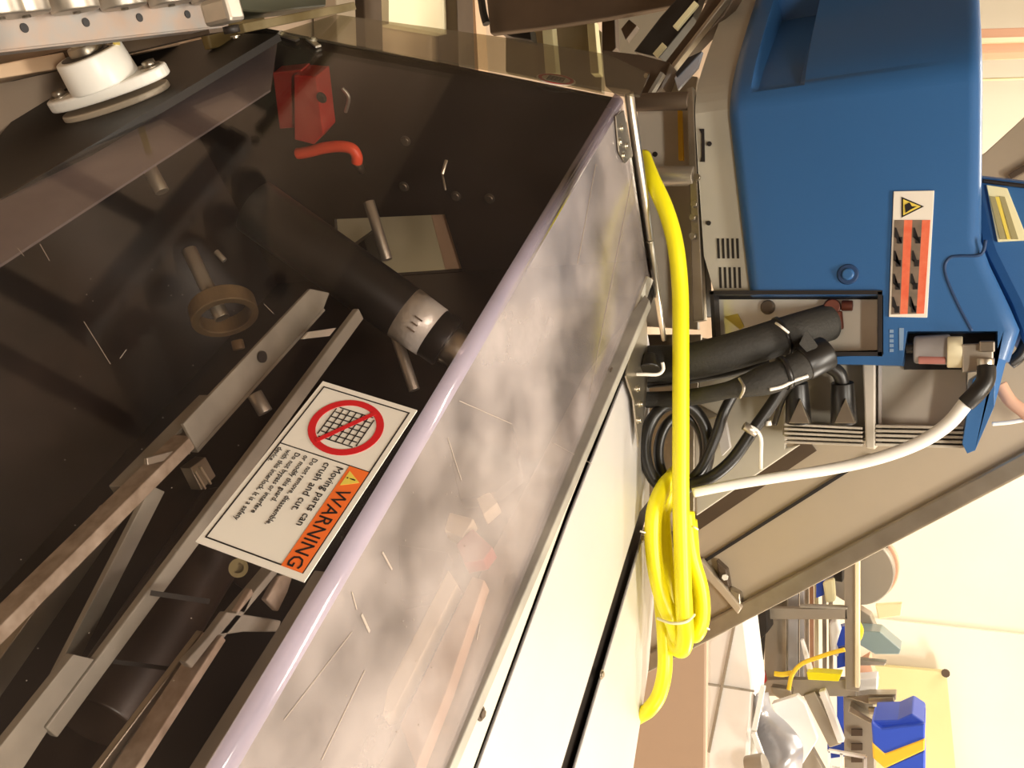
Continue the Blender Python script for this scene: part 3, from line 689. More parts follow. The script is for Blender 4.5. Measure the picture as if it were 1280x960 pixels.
# black hose couplings over the left fin pack
for u in (998, 1055):
    mb = MB().cyl(ony(u, 528, YU + .04), ony(u - 2, 478, YU + .02), .026, .022, 20)
    mb.tube([ony(u - 2, 480, YU + .02), ony(u - 8, 465, YU + .01), ony(u - 30, 452, YU)], .014, 12)
    cpl = mb.build('hose_coupling', M['black'], unit, .003)
    MB().prism([ony(a_, b_, YU + .0) for a_, b_ in ((u - 12, 529), (u + 2, 498), (u + 14, 529))], (0, .03, 0)).build('coupling_clamp', M['steel_dark'], cpl, .001)
# recess with filter and valve
flat(((1130, 412), (1250, 412), (1250, 462), (1130, 462)), YU + .08, .02, 'ink', 'recess_back', unit)
MB().cyl(ony(1142, 437, YU + .02), ony(1188, 437, YU + .02), .027, .030, 28).build('filter_bowl', M['motor'], unit, .006, 3)
MB().cyl(ony(1148, 450, YU + .0), ony(1182, 450, YU + .0), .008, .008, 14).build('red_indicator', mat('faded_red_plastic', (.55, .22, .19), .5), unit, .002)
MB().cyl(ony(1132, 435, YU + .01), ony(1142, 435, YU + .01), .010, .010, 14).build('drain_tap', M['black'], unit, .002)
MB().cyl(ony(1184, 440, YU + .01), ony(1203, 440, YU + .01), .030, .030, 24).build('filter_collar', M['cream'], unit, .002)
flat(((1202, 430), (1242, 428), (1242, 462), (1203, 466)), YU - .02, .07, 'galv', 'valve_block', unit, .003)
flat(((1224, 426), (1244, 426), (1244, 440), (1224, 440)), YU - .03, .03, 'steel_dark', 'valve_nut', unit, .003)
# upper blue module of the unit with its own label
mod = thing('feed_hopper', ony(1240, 300, YU + .3), 'blue hopper module with yellow printed label at the top of the glue melter', 'lid')
flat(((1205, 214), (1310, 226), (1360, 440), (1285, 440), (1262, 380), (1232, 320), (1225, 300)), YU + .06, .25, 'blue', 'body', mod, .02)
MB().tube([ony(u, v, YU + .055) for u, v in ((1228, 226), (1260, 230), (1310, 236))], .004, 8).build('seam', M['ink'], mod)
yl = flat(((1233, 231), (1259, 235), (1285, 300), (1247, 302)), YU + .052, .008, 'label_cream', 'yellow_label', mod, .001)
for s in (0, 1):
    o_ = 15 * s; flat(((1237 + o_ * .8, 245), (1244 + o_ * .8, 246), (1258 + o_, 299), (1250 + o_, 299)), YU + .050, .002, 'label_olive', 'printed_column', yl)
flat(((1244, 246), (1249, 246), (1263, 299), (1259, 299)), YU + .050, .002, 'label_yellow', 'printed_column', yl)
MB().tube([ony(u, v, YU + .10) for u, v in ((1292, 400), (1278, 440), (1262, 455))], .012, 10).build('dark_lever', M['black'], mod)

# ---------------------------------------------------------------- hoses and cords
def cord(name, path, r, m, label, cat_='cable', group=None, sub=8, seg=16):
    b = path[-1]; o = MB().tube(path, r, seg, sub).build(name, M[m]); return tag(o, label, cat_, group)
h1 = MB().tube([P(800, 455, 1.84), P(860, 452, 1.80), P(920, 438, 1.77), P(985, 418, 1.77), P(1035, 403, 1.80)], .038, 24, 8).build('insulated_hose', M['hose'])
tag(h1, 'thick black insulated hose, upper of the two running to the mirror window', 'hose')
a_ = P(975, 421, 1.77); b_ = P(979, 419.5, 1.77); MB().cyl(a_, b_, .041, .041, 28).build('band', M['black'], h1)
MB().tube([P(970, 404, 1.70), P(976, 408, 1.68), P(986, 416, 1.68)], .0025, 8).build('cable_tie', M['white'], h1)
h2 = MB().tube([P(805, 500, 1.84), P(860, 497, 1.78), P(925, 484, 1.72), P(985, 465, 1.71), P(1034, 440, 1.72)], lambda t: .017 + .013 * min(1, max(0, (t - .45) * 6)), 22, 8).build('insulated_hose', M['hose'])
tag(h2, 'black sleeved hose bundle, lower of the two below the mirror window', 'hose')
MB().cyl(P(1003, 456, 1.715), P(1034, 440, 1.72), .034, .034, 24).build('end_sleeve', M['black'], h2, .003)
MB().cyl(P(978, 467, 1.71), P(984, 465, 1.71), .0335, .0335, 24).build('band', M['black'], h2)
MB().tube([P(925, 497, 1.70), P(930, 485, 1.68), P(924, 473, 1.70)], .003, 8).build('cable_tie', M['galv'], h2)
MB().tube([P(u, v, 1.685) for u, v in ((962, 487), (978, 483), (992, 476), (1010, 470))], .0035, 8).build('cable_tie', M['white'], h2)
MB().prism([P(u, v, 1.69) for u, v in ((999, 430), (1008, 412), (1022, 432), (1014, 446))], (0, .01, 0)).build('sleeve_flap', M['hose'], h2)
h3 = cord('thin_hose', [P(805, 480, 1.85), P(860, 474, 1.82), P(920, 464, 1.80), P(960, 450, 1.79)], .010, 'black', 'thin black hose squeezed between the two thick insulated hoses', 'hose')
# coiled black cable loops
th = [i * math.pi / 16 for i in range(0, 29)]
c1 = [P(846 + 40 * math.cos(t + 1.9), 560 + 56 * math.sin(t + 1.9), 1.80 + .0015 * i) for i, t in enumerate(th)]
cord('black_cable', c1, .013, 'black', 'glossy black cable coiled in an open loop behind the yellow cord, outer loop', 'cable', None, 3)
c2 = [P(852 + 29 * math.cos(t + 2.3), 566 + 46 * math.sin(t + 2.3), 1.83 + .0015 * i) for i, t in enumerate(th)]
cord('black_cable', c2, .011, 'black', 'black cable coil nested inside the outer black loop', 'cable', None, 3)
cord('black_cable', [P(982, 478, 1.75), P(965, 505, 1.76), P(940, 540, 1.77), P(915, 575, 1.78), P(888, 597, 1.79), P(862, 606, 1.80)], .0125, 'black', 'black cable sagging from the hose bundle past the white cable tie', 'cable')
cord('black_cable', [P(918, 490, 1.79), P(905, 515, 1.79), P(895, 545, 1.80), P(880, 580, 1.81), P(866, 598, 1.82)], .011, 'black', 'black cable dropping steeply to the coil, left of the sagging cable', 'cable')
cord('black_cable', [P(1008, 462, 1.74), P(990, 480, 1.78), P(978, 500, 1.82), P(968, 530, 1.86)], .006, 'black', 'thin black lead beside the left hose coupling', 'cable')
tie = cord('cable_tie', [P(931, 531, 1.745), P(944, 537, 1.74), P(951, 548, 1.745), P(951, 570, 1.75), P(951, 586, 1.76)], .004, 'white', 'white plastic cable tie hanging from the sagging black cable', 'tie')
MB().cyl(P(930, 532, 1.745), P(945, 541, 1.745), .009, .009, 12).build('tie_head', M['galv'], tie)
MB().cyl(P(960, 526, 1.76), P(961, 532, 1.76), .006, .006, 12).build('tie_end', M['white'], tie)
for u0, lab in ((898, 'grey steel clamp bracket between the two black cables'),):
    b = MB().prism([ony(u, v, 1.97) for u, v in ((896, 530), (906, 522), (912, 560), (902, 570))], (0, .02, 0)).build('clamp_bracket', M['steel_deck']); tag(b, lab, 'bracket')
# steel ledge carrying the coils
lg = MB().prism([ony(u, v, 1.97) for u, v in ((796, 418), (876, 418), (872, 505), (900, 520), (868, 530), (868, 640), (806, 640))], (0, .015, 0)).build('coil_ledge', M['steel_dark'], None, .002)
tag(lg, 'dull steel mounting plate behind the coiled black cables', 'plate')
# white cable
wc = MB().tube([P(1208, 503, 1.615), P(1185, 530, 1.625), P(1150, 553, 1.645), P(1100, 572, 1.675), P(1040, 586, 1.71), P(970, 597, 1.73), P(910, 607, 1.75), P(866, 616, 1.76)], lambda t: .0135 - .004 * t, 18, 8).build('white_cable', M['whitecable'])
tag(wc, 'white cable curving from the filter valve down to the black coil', 'cable')
MB().tube([P(1233, 458, 1.61), P(1232, 475, 1.605), P(1222, 490, 1.605), P(1207, 505, 1.615)], .016, 16).build('black_boot', M['black'], wc)
MB().cyl(P(1232, 448, 1.61), P(1232, 464, 1.61), .015, .013, 18).build('cable_nut', M['steel'], wc, .002)
# yellow extension cord
T = 1.76
yc = MB()
RY = .0168
yc.tube([P(804, 196, 1.86), P(814, 222, 1.80), P(832, 262, 1.77), P(844, 305, T), P(850, 360, T), P(851, 430, T - .01), P(851, 520, T - .02), P(851, 620, T - .03), P(853, 700, T - .03), P(855, 760, T - .03), P(857, 795, T - .02), P(852, 812, T), P(842, 803, T + .03), P(838, 770, T + .04), P(832, 700, T + .05), P(828, 640, T + .05), P(834, 605, T + .06), P(846, 590, T + .08)], RY, 20)
yc.tube([P(852, 590, T + .04), P(832, 606, T + .02), P(818, 640, T), P(817, 690, T), P(826, 740, T), P(842, 780, T), P(851, 800, T + .01), P(858, 770, T + .03), P(862, 700, T + .04), P(858, 640, T + .04)], RY, 20)
yc.tube([P(858, 640, T + .01), P(864, 690, T), P(876, 735, T), P(878, 770, T), P(871, 792, T), P(862, 790, T + .01), P(862, 760, T + .02), P(866, 720, T + .03), P(862, 650, T + .03)], RY * .92, 20)
yc.tube([P(840, 600, T + .05), P(826, 660, T + .05), P(826, 740, T + .05), P(830, 790, T + .04), P(831, 835, T + .03), P(824, 868, T + .03), P(812, 886, T + .03), P(802, 893, T + .05), P(792, 899, T + .10)], RY * .92, 20)
yo = yc.build('extension_cord', M['yellow']); tag(yo, 'thick bright yellow extension cord looped and tied behind the steel deck', 'cable')
MB().tube([P(822, 773, T - .015), P(840, 779, T - .045), P(858, 777, T - .05), P(868, 768, T - .03)], .003, 8).build('cable_tie', M['label_cream'], yo)
for a, b in (((866, 658), (873, 662)), ((880, 783), (887, 787)), ((800, 664), (807, 666))):
    MB().cyl(P(*a, T - .01), P(*b, T - .01), .0022, .0016, 8).build('tie_end', M['white'], yo)

# ---------------------------------------------------------------- inclined grey chute behind the unit
YC = 2.28
chute = thing('inclined_chute', V((.3, YC, 0)), 'wide grey beige inclined steel chute running behind the blue unit and the cords', 'chute')
flat(((600, 880), (620, 780), (1000, 530), (1330, 300), (1420, 455), (1290, 567), (1180, 630), (1080, 687), (890, 790), (760, 860)), YC, .10, 'grey_beam', 'side_wall', chute, .004)
MB().bar(ony(700, 886, YC - .01), ony(1330, 552, YC - .01), .045, .02, V((0, 1, 0))).build('edge_rim', M['steel_dark'], chute, .006)
MB().bar(ony(780, 765, YC - .004), ony(1090, 569, YC - .004), .008, .012, V((0, 1, 0))).build('seam_line', M['ink'], chute)
MB().bar(ony(800, 702, YC - .006), ony(1015, 556, YC - .006), .036, .014, V((0, 1, 0))).build('seam_line', M['brown'], chute)
fb = flat(((868, 700), (876, 700), (905, 733), (927, 760), (922, 768), (900, 742), (872, 712)), YC - .04, .04, 'grey_beam', 'foot_bracket', chute, .003)
flat(((895, 700), (908, 712), (912, 735), (900, 728)), YC - .03, .03, 'brown', 'bracket_rib', fb, .003)
flat(((912, 735), (925, 742), (926, 758), (914, 748)), YC - .03, .03, 'steel_dark', 'bracket_rib', fb, .003)
c = ony(907, 721, YC - .04); MB().cyl(c, c - V((0, .01, 0)), .008, .008, 6).build('bolt', M['white'], fb)

# ---------------------------------------------------------------- beams and frames above (left of the unit in the room)
bm_ = thing('brown_beam', V((-.8, 2.5, .8)), 'wide brown steel beam crossing behind the far end of the guard', 'beam')
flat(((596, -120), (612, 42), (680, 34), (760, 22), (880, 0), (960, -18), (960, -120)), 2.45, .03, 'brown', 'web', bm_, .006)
MB().tube([ony(u, v, 2.40) for u, v in ((601, -5), (604, 15), (608, 30))], .012, 10).build('dark_plug', M['black'], bm_)
t = thing('guide_conveyor', V((-.6, 2.0, 1.0)), 'brown slanted guide rail with white edge strips left of the blue unit', 'rail')
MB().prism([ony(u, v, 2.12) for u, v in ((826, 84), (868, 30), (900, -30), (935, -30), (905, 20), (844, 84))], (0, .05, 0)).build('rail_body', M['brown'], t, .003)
MB().bar(ony(842, 86, 2.10), ony(912, -4, 2.10), .010, .03, V((0, 1, 0))).build('rail_lip', M['steel_dark'], t, .002)
MB().bar(ony(819, 70, 2.11), ony(831, 56, 2.11), .014, .012, V((0, 1, 0))).build('white_strip', M['label_cream'], t, .001)
MB().bar(ony(844, 36, 2.11), ony(871, 4, 2.11), .014, .012, V((0, 1, 0))).build('white_strip', M['label_cream'], t, .001)
MB().prism([ony(u, v, 2.20) for u, v in ((792, 64), (826, 20), (862, -20), (880, -20), (866, 20), (824, 72))], (0, .05, 0)).build('black_belt', M['black'], t, .003)
mb = MB().prism([ony(u, v, 1.95) for u, v in ((843, 98), (846, 92), (878, 64), (872, 84), (847, 112))], (0, .012, 0)); o = mb.build('edge_blade', mat('pale_blue_edge_metal', (.50, .55, .66), .25, .6), None, .001)
tag(o, 'pale blue metal blade edge at the lower corner of the slanted rail', 'blade')
MB().prism([ony(u, v, 1.945) for u, v in ((844, 92), (860, 72), (877, 64), (846, 96))], (0, .01, 0)).build('dark_inset', M['ink'], o)
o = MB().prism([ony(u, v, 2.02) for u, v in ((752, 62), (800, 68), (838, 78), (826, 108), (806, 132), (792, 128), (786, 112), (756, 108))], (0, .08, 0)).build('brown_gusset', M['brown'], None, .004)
tag(o, 'brown steel gusset plate beyond the end rod of the guard', 'bracket')
c = ony(808, 95, 2.02); MB().cyl(c, c - V((0, .006, 0)), .006, .005, 12).build('bolt', M['steel'], o)
MB().bar(ony(811, 122, 1.99), ony(829, 92, 1.99), .008, .02, V((0, 1, 0))).build('edge_bar', M['rail'], o)
o = MB().prism([ony(u, v, 2.02 + .1) for u, v in ((830, 96), (850, 92), (872, 96), (868, 128), (806, 130))], (0, .02, 0)).build('grey_backing_plate', M['grey_cast'], None, .002)
tag(o, 'small grey plate above the cross tubes beside the blue unit', 'plate')
for u0, w_, y_, m_, lab in ((683, 13, 2.62, 'label_cream', 'bright narrow bar under the brown beam, nearer the large guard'), (738, 10, 2.66, 'label_cream', 'second bright bar under the brown beam, nearer the slanted rail')):
    o = MB().prism([ony(u, v, y_) for u, v in ((u0 - w_ / 2, 25), (u0 + w_ / 2, 25), (u0 + w_ / 2 + 6, 92), (u0 - w_ / 2 + 5, 92))], (0, .04, 0)).build('steel_bar', M[m_], None, .003); tag(o, lab, 'bar')
o = MB().prism([ony(u, v, 2.7) for u, v in ((632, 34), (730, 20), (752, 40), (752, 115), (632, 90))], (0, .03, 0)).build('side_cover', mat('olive_grey_panel', (.20, .16, .09), .6, col2=(.28, .22, .13), scale=4), None, .002)
tag(o, 'olive grey side panel behind the two bright bars', 'panel')
o = MB().prism([ony(u, v, 2.6) for u, v in ((752, 10), (768, 10), (770, 60), (760, 70), (752, 66))], (0, .04, 0)).build('brown_bar', M['brown'], None, .003); tag(o, 'brown bar between the bright bars and the slanted rail', 'bar')
o = MB().prism([ony(u, v, 2.55) for u, v in ((624, 40), (662, 34), (664, 50), (640, 46))], (0, .05, 0)).build('black_bracket', M['black'], None, .002); tag(o, 'black bracket tucked under the brown beam edge', 'bracket')
o = MB().prism([ony(u, v, 2.5) for u, v in ((776, 36), (786, 24), (796, 32), (782, 50))], (0, .03, 0)).build('pivot_link', M['brown'], None, .002); tag(o, 'small brown pivot link in the gap beside the black belt', 'bracket')
o = MB().prism([ony(u, v, 3.0) for u, v in ((760, -20), (860, -30), (840, 60), (800, 84), (760, 70))], (0, .03, 0)).build('grey_back_panel', M['grey_cast'], None, .002); tag(o, 'pale grey panel seen in the gap behind the black belt', 'panel')

# low floor frames beyond the guard
o = zplate('lit_floor_patch', ((486, -60), (572, -60), (570, 45), (486, 30)), FLOOR + .05, .045, M['cream']); tag(o, 'bright cream patch painted as lit floor between dark frame bars', 'board')  # cream slab stands in for brightly lit floor
for a, b, c2_, lab in ((464, 22, 'brown', 'dark brown floor bar on the left of the cream floor patch'), (579, 20, 'brown', 'dark brown floor bar on the right of the cream floor patch'), (430, 24, 'grey_beam', 'grey floor bar near the corner bracket of the guard')):
    o = zplate('floor_bar', ((a - b / 2, -80), (a + b / 2, -80), (a + b / 2 + 6, 120), (a - b / 2 + 6, 120)), FLOOR + .10, .09, M[c2_], None, .004); tag(o, lab, 'bar')
o = zplate('tan_floor_board', ((590, -60), (602, -60), (612, 120), (600, 120)), FLOOR + .03, .025, M['floorpad']); tag(o, 'narrow tan strip on the floor beside the brown beam', 'board')

# ---------------------------------------------------------------- roller conveyor at the top left
zr = -1.16
A = onz(-40, 68, zr); B = onz(285, 32, zr); rd = (B - A).normalized(); rn = V((rd.y, -rd.x, 0))
conv = thing('roller_conveyor', A.lerp(B, .5) - rn * .25 + UP * (FLOOR - zr), 'roller conveyor with rusty perforated side rail past the white bearing', 'conveyor')
RWD = .046
rail = MB().box(A.lerp(B, .5) - rn * RWD / 2, ((B - A).length, RWD, .005), (rd, rn, UP)).box(A.lerp(B, .5) - UP * .022, ((B - A).length, .005, .045), (rd, rn, UP)).box(A.lerp(B, .5) - rn * RWD - UP * .022, ((B - A).length, .005, .045), (rd, rn, UP)).build('side_rail', M['galv_rust'], conv, .0015)
for u, v in ((30, 35), (107, 28), (174, 22), (234, 18)):
    p = onz(u, v, zr + .0025); MB().cyl(p, p + UP * .0015, .0065, .0065, 16).build('bolt_hole', M['ink'], rail)
far_rail = MB().box(A.lerp(B, .5) - rn * .5 + UP * .03, ((B - A).length, .006, .06), (rd, rn, UP)).build('side_rail', M['galv_rust'], conv, .0015)
for u in (-20, 13, 78, 140, 200, 252):
    q = A + rd * (onz(u, 34, zr) - A).dot(rd) - rn * (RWD - .012); q.z = CAMZ + zr + .038
    ro = MB().cyl(q - rn * .003, q - rn * .42, .034, .034, 28).build('roller', M['galv'], conv, .003); MB().cyl(q, q - rn * .495, .006, .006, 10).build('axle', M['steel_dark'], ro)
for s in (0.0, 1.0):
    for k in (0.006, .5):
        q = A.lerp(B, .04 + .9 * s) - rn * k; MB().box(V((q.x, q.y, (CAMZ + zr) / 2)), (.04, .03, CAMZ + zr - .002), (rd, rn, UP)).build('leg', M['brown'], conv)
cl = MB().box(onplane(278, 14, A, rn) , (.035, .035, .05), (rd, rn, UP)).build('end_clamp', M['galv'], conv, .006)
MB().cyl(onplane(283, 14, A, rn) + rn * .02, onplane(283, 14, A, rn) + rn * .03, .012, .012, 6).build('bolt', M['blackmetal'], cl)
for u, v in ((290, 30),): bolt(onplane(u, v, A, rn) + rn * .02, rn, .006, .005, M['steel'], cl, 'screw')
# dark green cover and yellow bar next to the conveyor end
o = MB().bar(onz(300, 36, -1.15), onz(440, 8, -1.15), .016, .02).build('yellow_bar', mat('dirty_yellow_bar', (.12, .085, .03), .6, col2=(.24, .19, .10), scale=12), None, .002); tag(o, 'dirty yellow bar leading away from the conveyor end', 'bar')
o = MB().prism([onz(u, v, -1.22) for u, v in ((300, -60), (410, -60), (408, 8), (330, 16), (300, 14))], (0, 0, -.1)).build('dark_cover', mat('dark_green_grey_cover', (.06, .06, .035), .5), None, .004); tag(o, 'dark green grey box at the end of the conveyor', 'box')
o = MB().bar(onz(255, 46, -1.35), onz(330, 34, -1.35), .05, .02).build('olive_tray', mat('olive_tray_paint', (.13, .085, .025), .6), None, .004); tag(o, 'olive brown tray edge beside the guard corner', 'tray')
o = zplate('tan_floor_board', ((-60, 92), (30, 74), (120, 58), (180, 45), (275, 34), (268, 48), (80, 85), (-60, 108)), FLOOR + .22, .21, M['floorpad'], None, .003); tag(o, 'low tan step board between roller conveyor and machine side', 'board')
o = MB().bar(onz(143, 40, -1.30), onz(149, 72, -1.45), .012, .012).build('yellow_rod', M['label_yellow'], None, .001); tag(o, 'thin yellow rod standing above the white bearing', 'rod')

# ---------------------------------------------------------------- far end of the hall
def fplate(name, poly, y, th, m, label, cat_, bevel=.004, group=None):
    o = MB().prism([ony(u, v, y) for u, v in poly], (0, th, 0)).build(name, M[m], None, bevel); return tag(o, label, cat_, group)
fplate('wall_board', ((1092, 832), (1183, 840), (1196, 980), (1205, 1100), (1085, 1100)), 7.4, .06, 'olive_board', 'pale olive board on the far wall behind the blue and amber bin', 'board')
p = ony(1182, 841, 7.38); o = MB().cyl(p, p - V((0, .02, 0)), .03, .03, 12).build('board_fixing', M['brown']); tag(o, 'small dark fixing at the upper corner of the olive board', 'fixing')
# tan low box and white covered conveyor
fplate('tan_crate', ((760, 700), (884, 795), (882, 1000), (760, 1000)), 3.1, .03, 'pinkfloor', 'large plain tan carton surface below the yellow cord loops', 'carton', .01)
wcv = thing('white_cover', ony(900, 900, 3.9), 'long white sheet cover panel lit brightly beyond the grey chute', 'cover')
flat(((883, 800), (900, 785), (932, 762), (944, 862), (936, 960), (930, 1060), (880, 1060)), 3.9, .25, 'sheet', 'panel', wcv, .02)
MB().bar(ony(918, 780, 3.89), ony(886, 940, 3.89), .012, .012, V((0, 1, 0))).build('seam', M['farsteel'], wcv)
MB().bar(ony(884, 855, 3.89), ony(943, 864, 3.89), .008, .008, V((0, 1, 0))).build('seam', M['rail'], wcv)
# far conveyor frame
YF = 4.4
fr = thing('conveyor_frame', ony(800, 800, YF), 'grey steel conveyor frame with a tall post and cross beams in the background', 'frame')
def fbar(name, a, b, w_, m='farsteel', y=YF, par=None, th=.05):
    return MB().bar(ony(*a, y), ony(*b, y), w_, th, V((0, 1, 0))).build(name, M[m], par or fr, .004)
fbar('top_beam', (1064, 640), (1066, 862), .062)
fbar('top_beam_lip', (1072, 672), (1072, 858), .02, 'cream', YF - .02)
fbar('cross_beam', (1060, 766), (940, 766), .052)
fbar('cross_beam_lip', (1060, 759), (1000, 757), .01, 'rail', YF - .02)
fbar('cross_beam', (1070, 858), (930, 858), .08, 'farsteel', YF + .03)
fbar('brace', (1012, 865), (1045, 930), .06); fbar('brace', (1028, 862), (1052, 926), .03, 'sheet', YF - .02)
fbar('brace', (1000, 930), (1030, 985), .10, 'farsteel')
for u, w_, m_ in ((968, .09, 'farsteel'), (978, .05, 'steel_dark'), (992, .05, 'greysheet'), (1003, .02, 'greysheet')):
    fbar('column', (u, 700), (u, 848), w_, m_, YF + .15)
for u, m_ in ((1008, 'galv'), (1014, 'pinkpost'), (1020, 'cream'), (1030, 'farsteel'), (1038, 'farsteel')):
    fbar('guide_rod', (u, 680), (u + 1, 852), .02, m_, YF + .3, None, .02)
fbar('red_cap', (944, 846), (957, 846), .05, 'red', YF - .03)
fplate('black_motor', ((934, 770), (958, 758), (960, 790), (950, 800), (948, 835), (938, 845)), YF - .1, .15, 'blackmetal', 'black motor housing beside the far frame columns', 'motor')
# drum, teal hopper and bits on the wall side of the frame
dr = thing('reel_drum', ony(1090, 720, YF + .3), 'grey round reel drum with tan rim standing on the far frame', 'reel')
c = ony(1072, 714, YF + .2); MB().cyl(c, c + V((0, .14, 0)), .165, .165, 48).build('disc', M['farsteel'], dr, .006)
MB().cyl(c + V((.0, .14, 0)), c + V((0, .22, 0)), .18, .18, 48).build('rim', M['pinkpost'], dr, .006)
for u, v in ((1108, 680), (1111, 700), (1110, 722), (1102, 740)):
    p = ony(u, v, YF + .35); MB().cyl(p, p - V((0, .06, 0)), .014, .012, 10).build('rim_stud', M['brown'], dr)
fplate('teal_hopper', ((1072, 788), (1100, 790), (1126, 812), (1124, 818), (1094, 818), (1074, 806)), YF + .1, .15, 'tealplastic', 'translucent teal hopper beyond the long grey post', 'hopper')
fplate('grey_block', ((1072, 760), (1088, 770), (1098, 795), (1074, 800)), YF + .25, .1, 'farsteel', 'grey block above the teal hopper', 'block')
fplate('arm_plate', ((1070, 824), (1108, 828), (1106, 832), (1070, 832)), YF + .1, .05, 'farsteel', 'thin grey arm sticking out past the teal hopper', 'arm')
fplate('tan_block', ((1070, 832), (1086, 822), (1092, 842), (1098, 856), (1070, 856)), YF + .3, .12, 'pinkpost', 'tan block between grey arm and white box', 'block')
fplate('white_box', ((1070, 850), (1096, 848), (1096, 866), (1072, 866)), YF + .1, .12, 'sheet', 'small white box on the far frame corner', 'box')
fplate('olive_strip', ((1094, 756), (1128, 754), (1126, 770), (1098, 774)), YF + .4, .04, 'label_cream', 'faint cream bracket beside the reel drum', 'bracket')
for a, b, y, lab in (((1020, 716), (1028, 744), YF + .1, 'small blue part in the frame just under the grey chute'), ((1044, 786), (1056, 806), YF + .2, 'bright blue bag between the frame columns, above the yellow tray'), ((1046, 812), (1060, 832), YF + .2, 'blue bag fold beside the tall post'), ((1046, 868), (1056, 920), YF + .3, 'upright blue panel below the frame cross beam'), ((1034, 925), (1062, 945), YF + .25, 'blue sheet at the foot of the brace')):
    fplate('blue_part', ((a[0], a[1]), (b[0], a[1] - 3), (b[0] + 2, b[1]), (a[0], b[1] + 4)), y, .08, 'bin_blue', lab, 'bag')
fplate('cream_sack', ((1028, 728), (1042, 724), (1044, 752), (1032, 754)), YF + .05, .06, 'label_cream', 'cream sack hanging behind the frame beside the small blue part', 'sack', .01)
fplate('dark_module', ((1042, 706), (1053, 704), (1053, 728), (1042, 726)), YF + .1, .1, 'black', 'black module high in the frame under the chute', 'module')
fplate('white_bundle', ((1036, 780), (1046, 772), (1050, 790), (1044, 810), (1048, 822), (1038, 818)), YF + .1, .08, 'sheet', 'white crumpled bundle next to the bright blue bag', 'bundle', .01)
fplate('yellow_tray', ((1008, 840), (1052, 843), (1048, 852), (1010, 850)), YF - .1, .08, 'yellow', 'yellow tray lying on the far cross beam', 'tray')
fplate('white_strut', ((1000, 800), (1004, 800), (1016, 838), (1009, 840)), YF - .05, .03, 'sheet', 'slim white strut slanting to the yellow tray', 'strut')
cord('yellow_cable', [ony(u, v, YF - .15) for u, v in ((986, 862), (990, 844), (1002, 830), (1022, 822), (1040, 816), (1056, 812))], .010, 'yellow_tape', 'amber cable arching across the far frame columns', 'cable')
cord('yellow_cable', [ony(u, v, YF - .12) for u, v in ((968, 842), (978, 843), (990, 841))], .012, 'yellow_tape', 'short amber cable end lying at the column feet', 'cable')
cord('yellow_cable', [ony(u, v, YF + .0) for u, v in ((1071, 775), (1077, 786), (1075, 797), (1070, 802))], .009, 'yellow_tape', 'small yellow cable loop on the wall side of the tall post', 'cable')
# bearing block on the far beam
o = MB().prism([ony(u, v, YF - .1) for u, v in ((962, 858), (990, 862), (990, 872), (980, 878), (964, 868))], (0, .06, 0)).build('bearing_block', M['steel_dark'], None, .01); tag(o, 'small tarnished bearing block at the end of the far cross beam', 'bearing')
# white sheet metal machine and curved grey cover
fplate('white_sheet', ((964, 880), (996, 870), (1006, 880), (1022, 925), (1000, 960), (985, 925)), YF - .25, .05, 'sheet', 'white angled sheet metal panel under the far cross beam', 'sheet', .003)
cv = thing('curved_cover', ony(970, 930, YF - .3), 'blue grey curved sheet metal cover at the lower edge of the background', 'cover')
mb = MB()
pa = [(960, 866), (966, 888), (984, 905), (1000, 925), (1004, 945), (998, 985)]; pb = [(942, 868), (944, 900), (948, 925), (956, 950), (962, 970), (962, 990)]
fa = [ony(u, v, YF - .32 + .06 * math.sin(i)) for i, (u, v) in enumerate(pa)]; fb_ = [ony(u, v, YF - .5) for u, v in pb]
A1 = spline(fa, 5); B1 = spline(fb_, 5); n = len(A1)
mb.v = A1 + B1 + [q + V((0, .01, 0)) for q in A1 + B1]
for i in range(n - 1):
    mb.f += [[i, i + 1, n + i + 1, n + i], [2 * n + i, 3 * n + i, 3 * n + i + 1, 2 * n + i + 1]]; mb.sm += [True, True]
for s in (0, n): 
    for i in range(n - 1): mb.f.append([s + i, s + i + 1, 2 * n + s + i + 1, 2 * n + s + i]); mb.sm.append(False)
for i in (0, n - 1): mb.f.append([i, n + i, 3 * n + i, 2 * n + i]); mb.sm.append(False)
mb.build('sheet', M['greysheet'], cv)
MB().bar(ony(954, 857, YF - .52), ony(943, 912, YF - .52), .02, .02, V((0, 1, 0))).build('edge_strip', M['sheet'], cv)
MB().bar(ony(942, 916, YF - .52), ony(953, 946, YF - .52), .02, .02, V((0, 1, 0))).build('edge_strip', M['sheet'], cv)
c = ony(935, 962, YF - .6); MB().cyl(c, ony(958, 958, YF - .6), .055, .055, 24).build('end_roller', M['farsteel'], cv, .006)
# mesh cart
ct = thing('wire_cart', ony(1040, 950, YF - .1), 'silver wire cart edge left of the blue and amber bin', 'cart')
for a, b in (((1036, 938), (1082, 946)), ((1036, 938), (1038, 1000)), ((1052, 941), (1052, 1000)), ((1082, 946), (1080, 1000)), ((1040, 960), (1080, 966))):
    MB().bar(ony(*a, YF - .2), ony(*b, YF - .2), .012, .02, V((0, 1, 0))).build('wire', M['sheet'], ct)
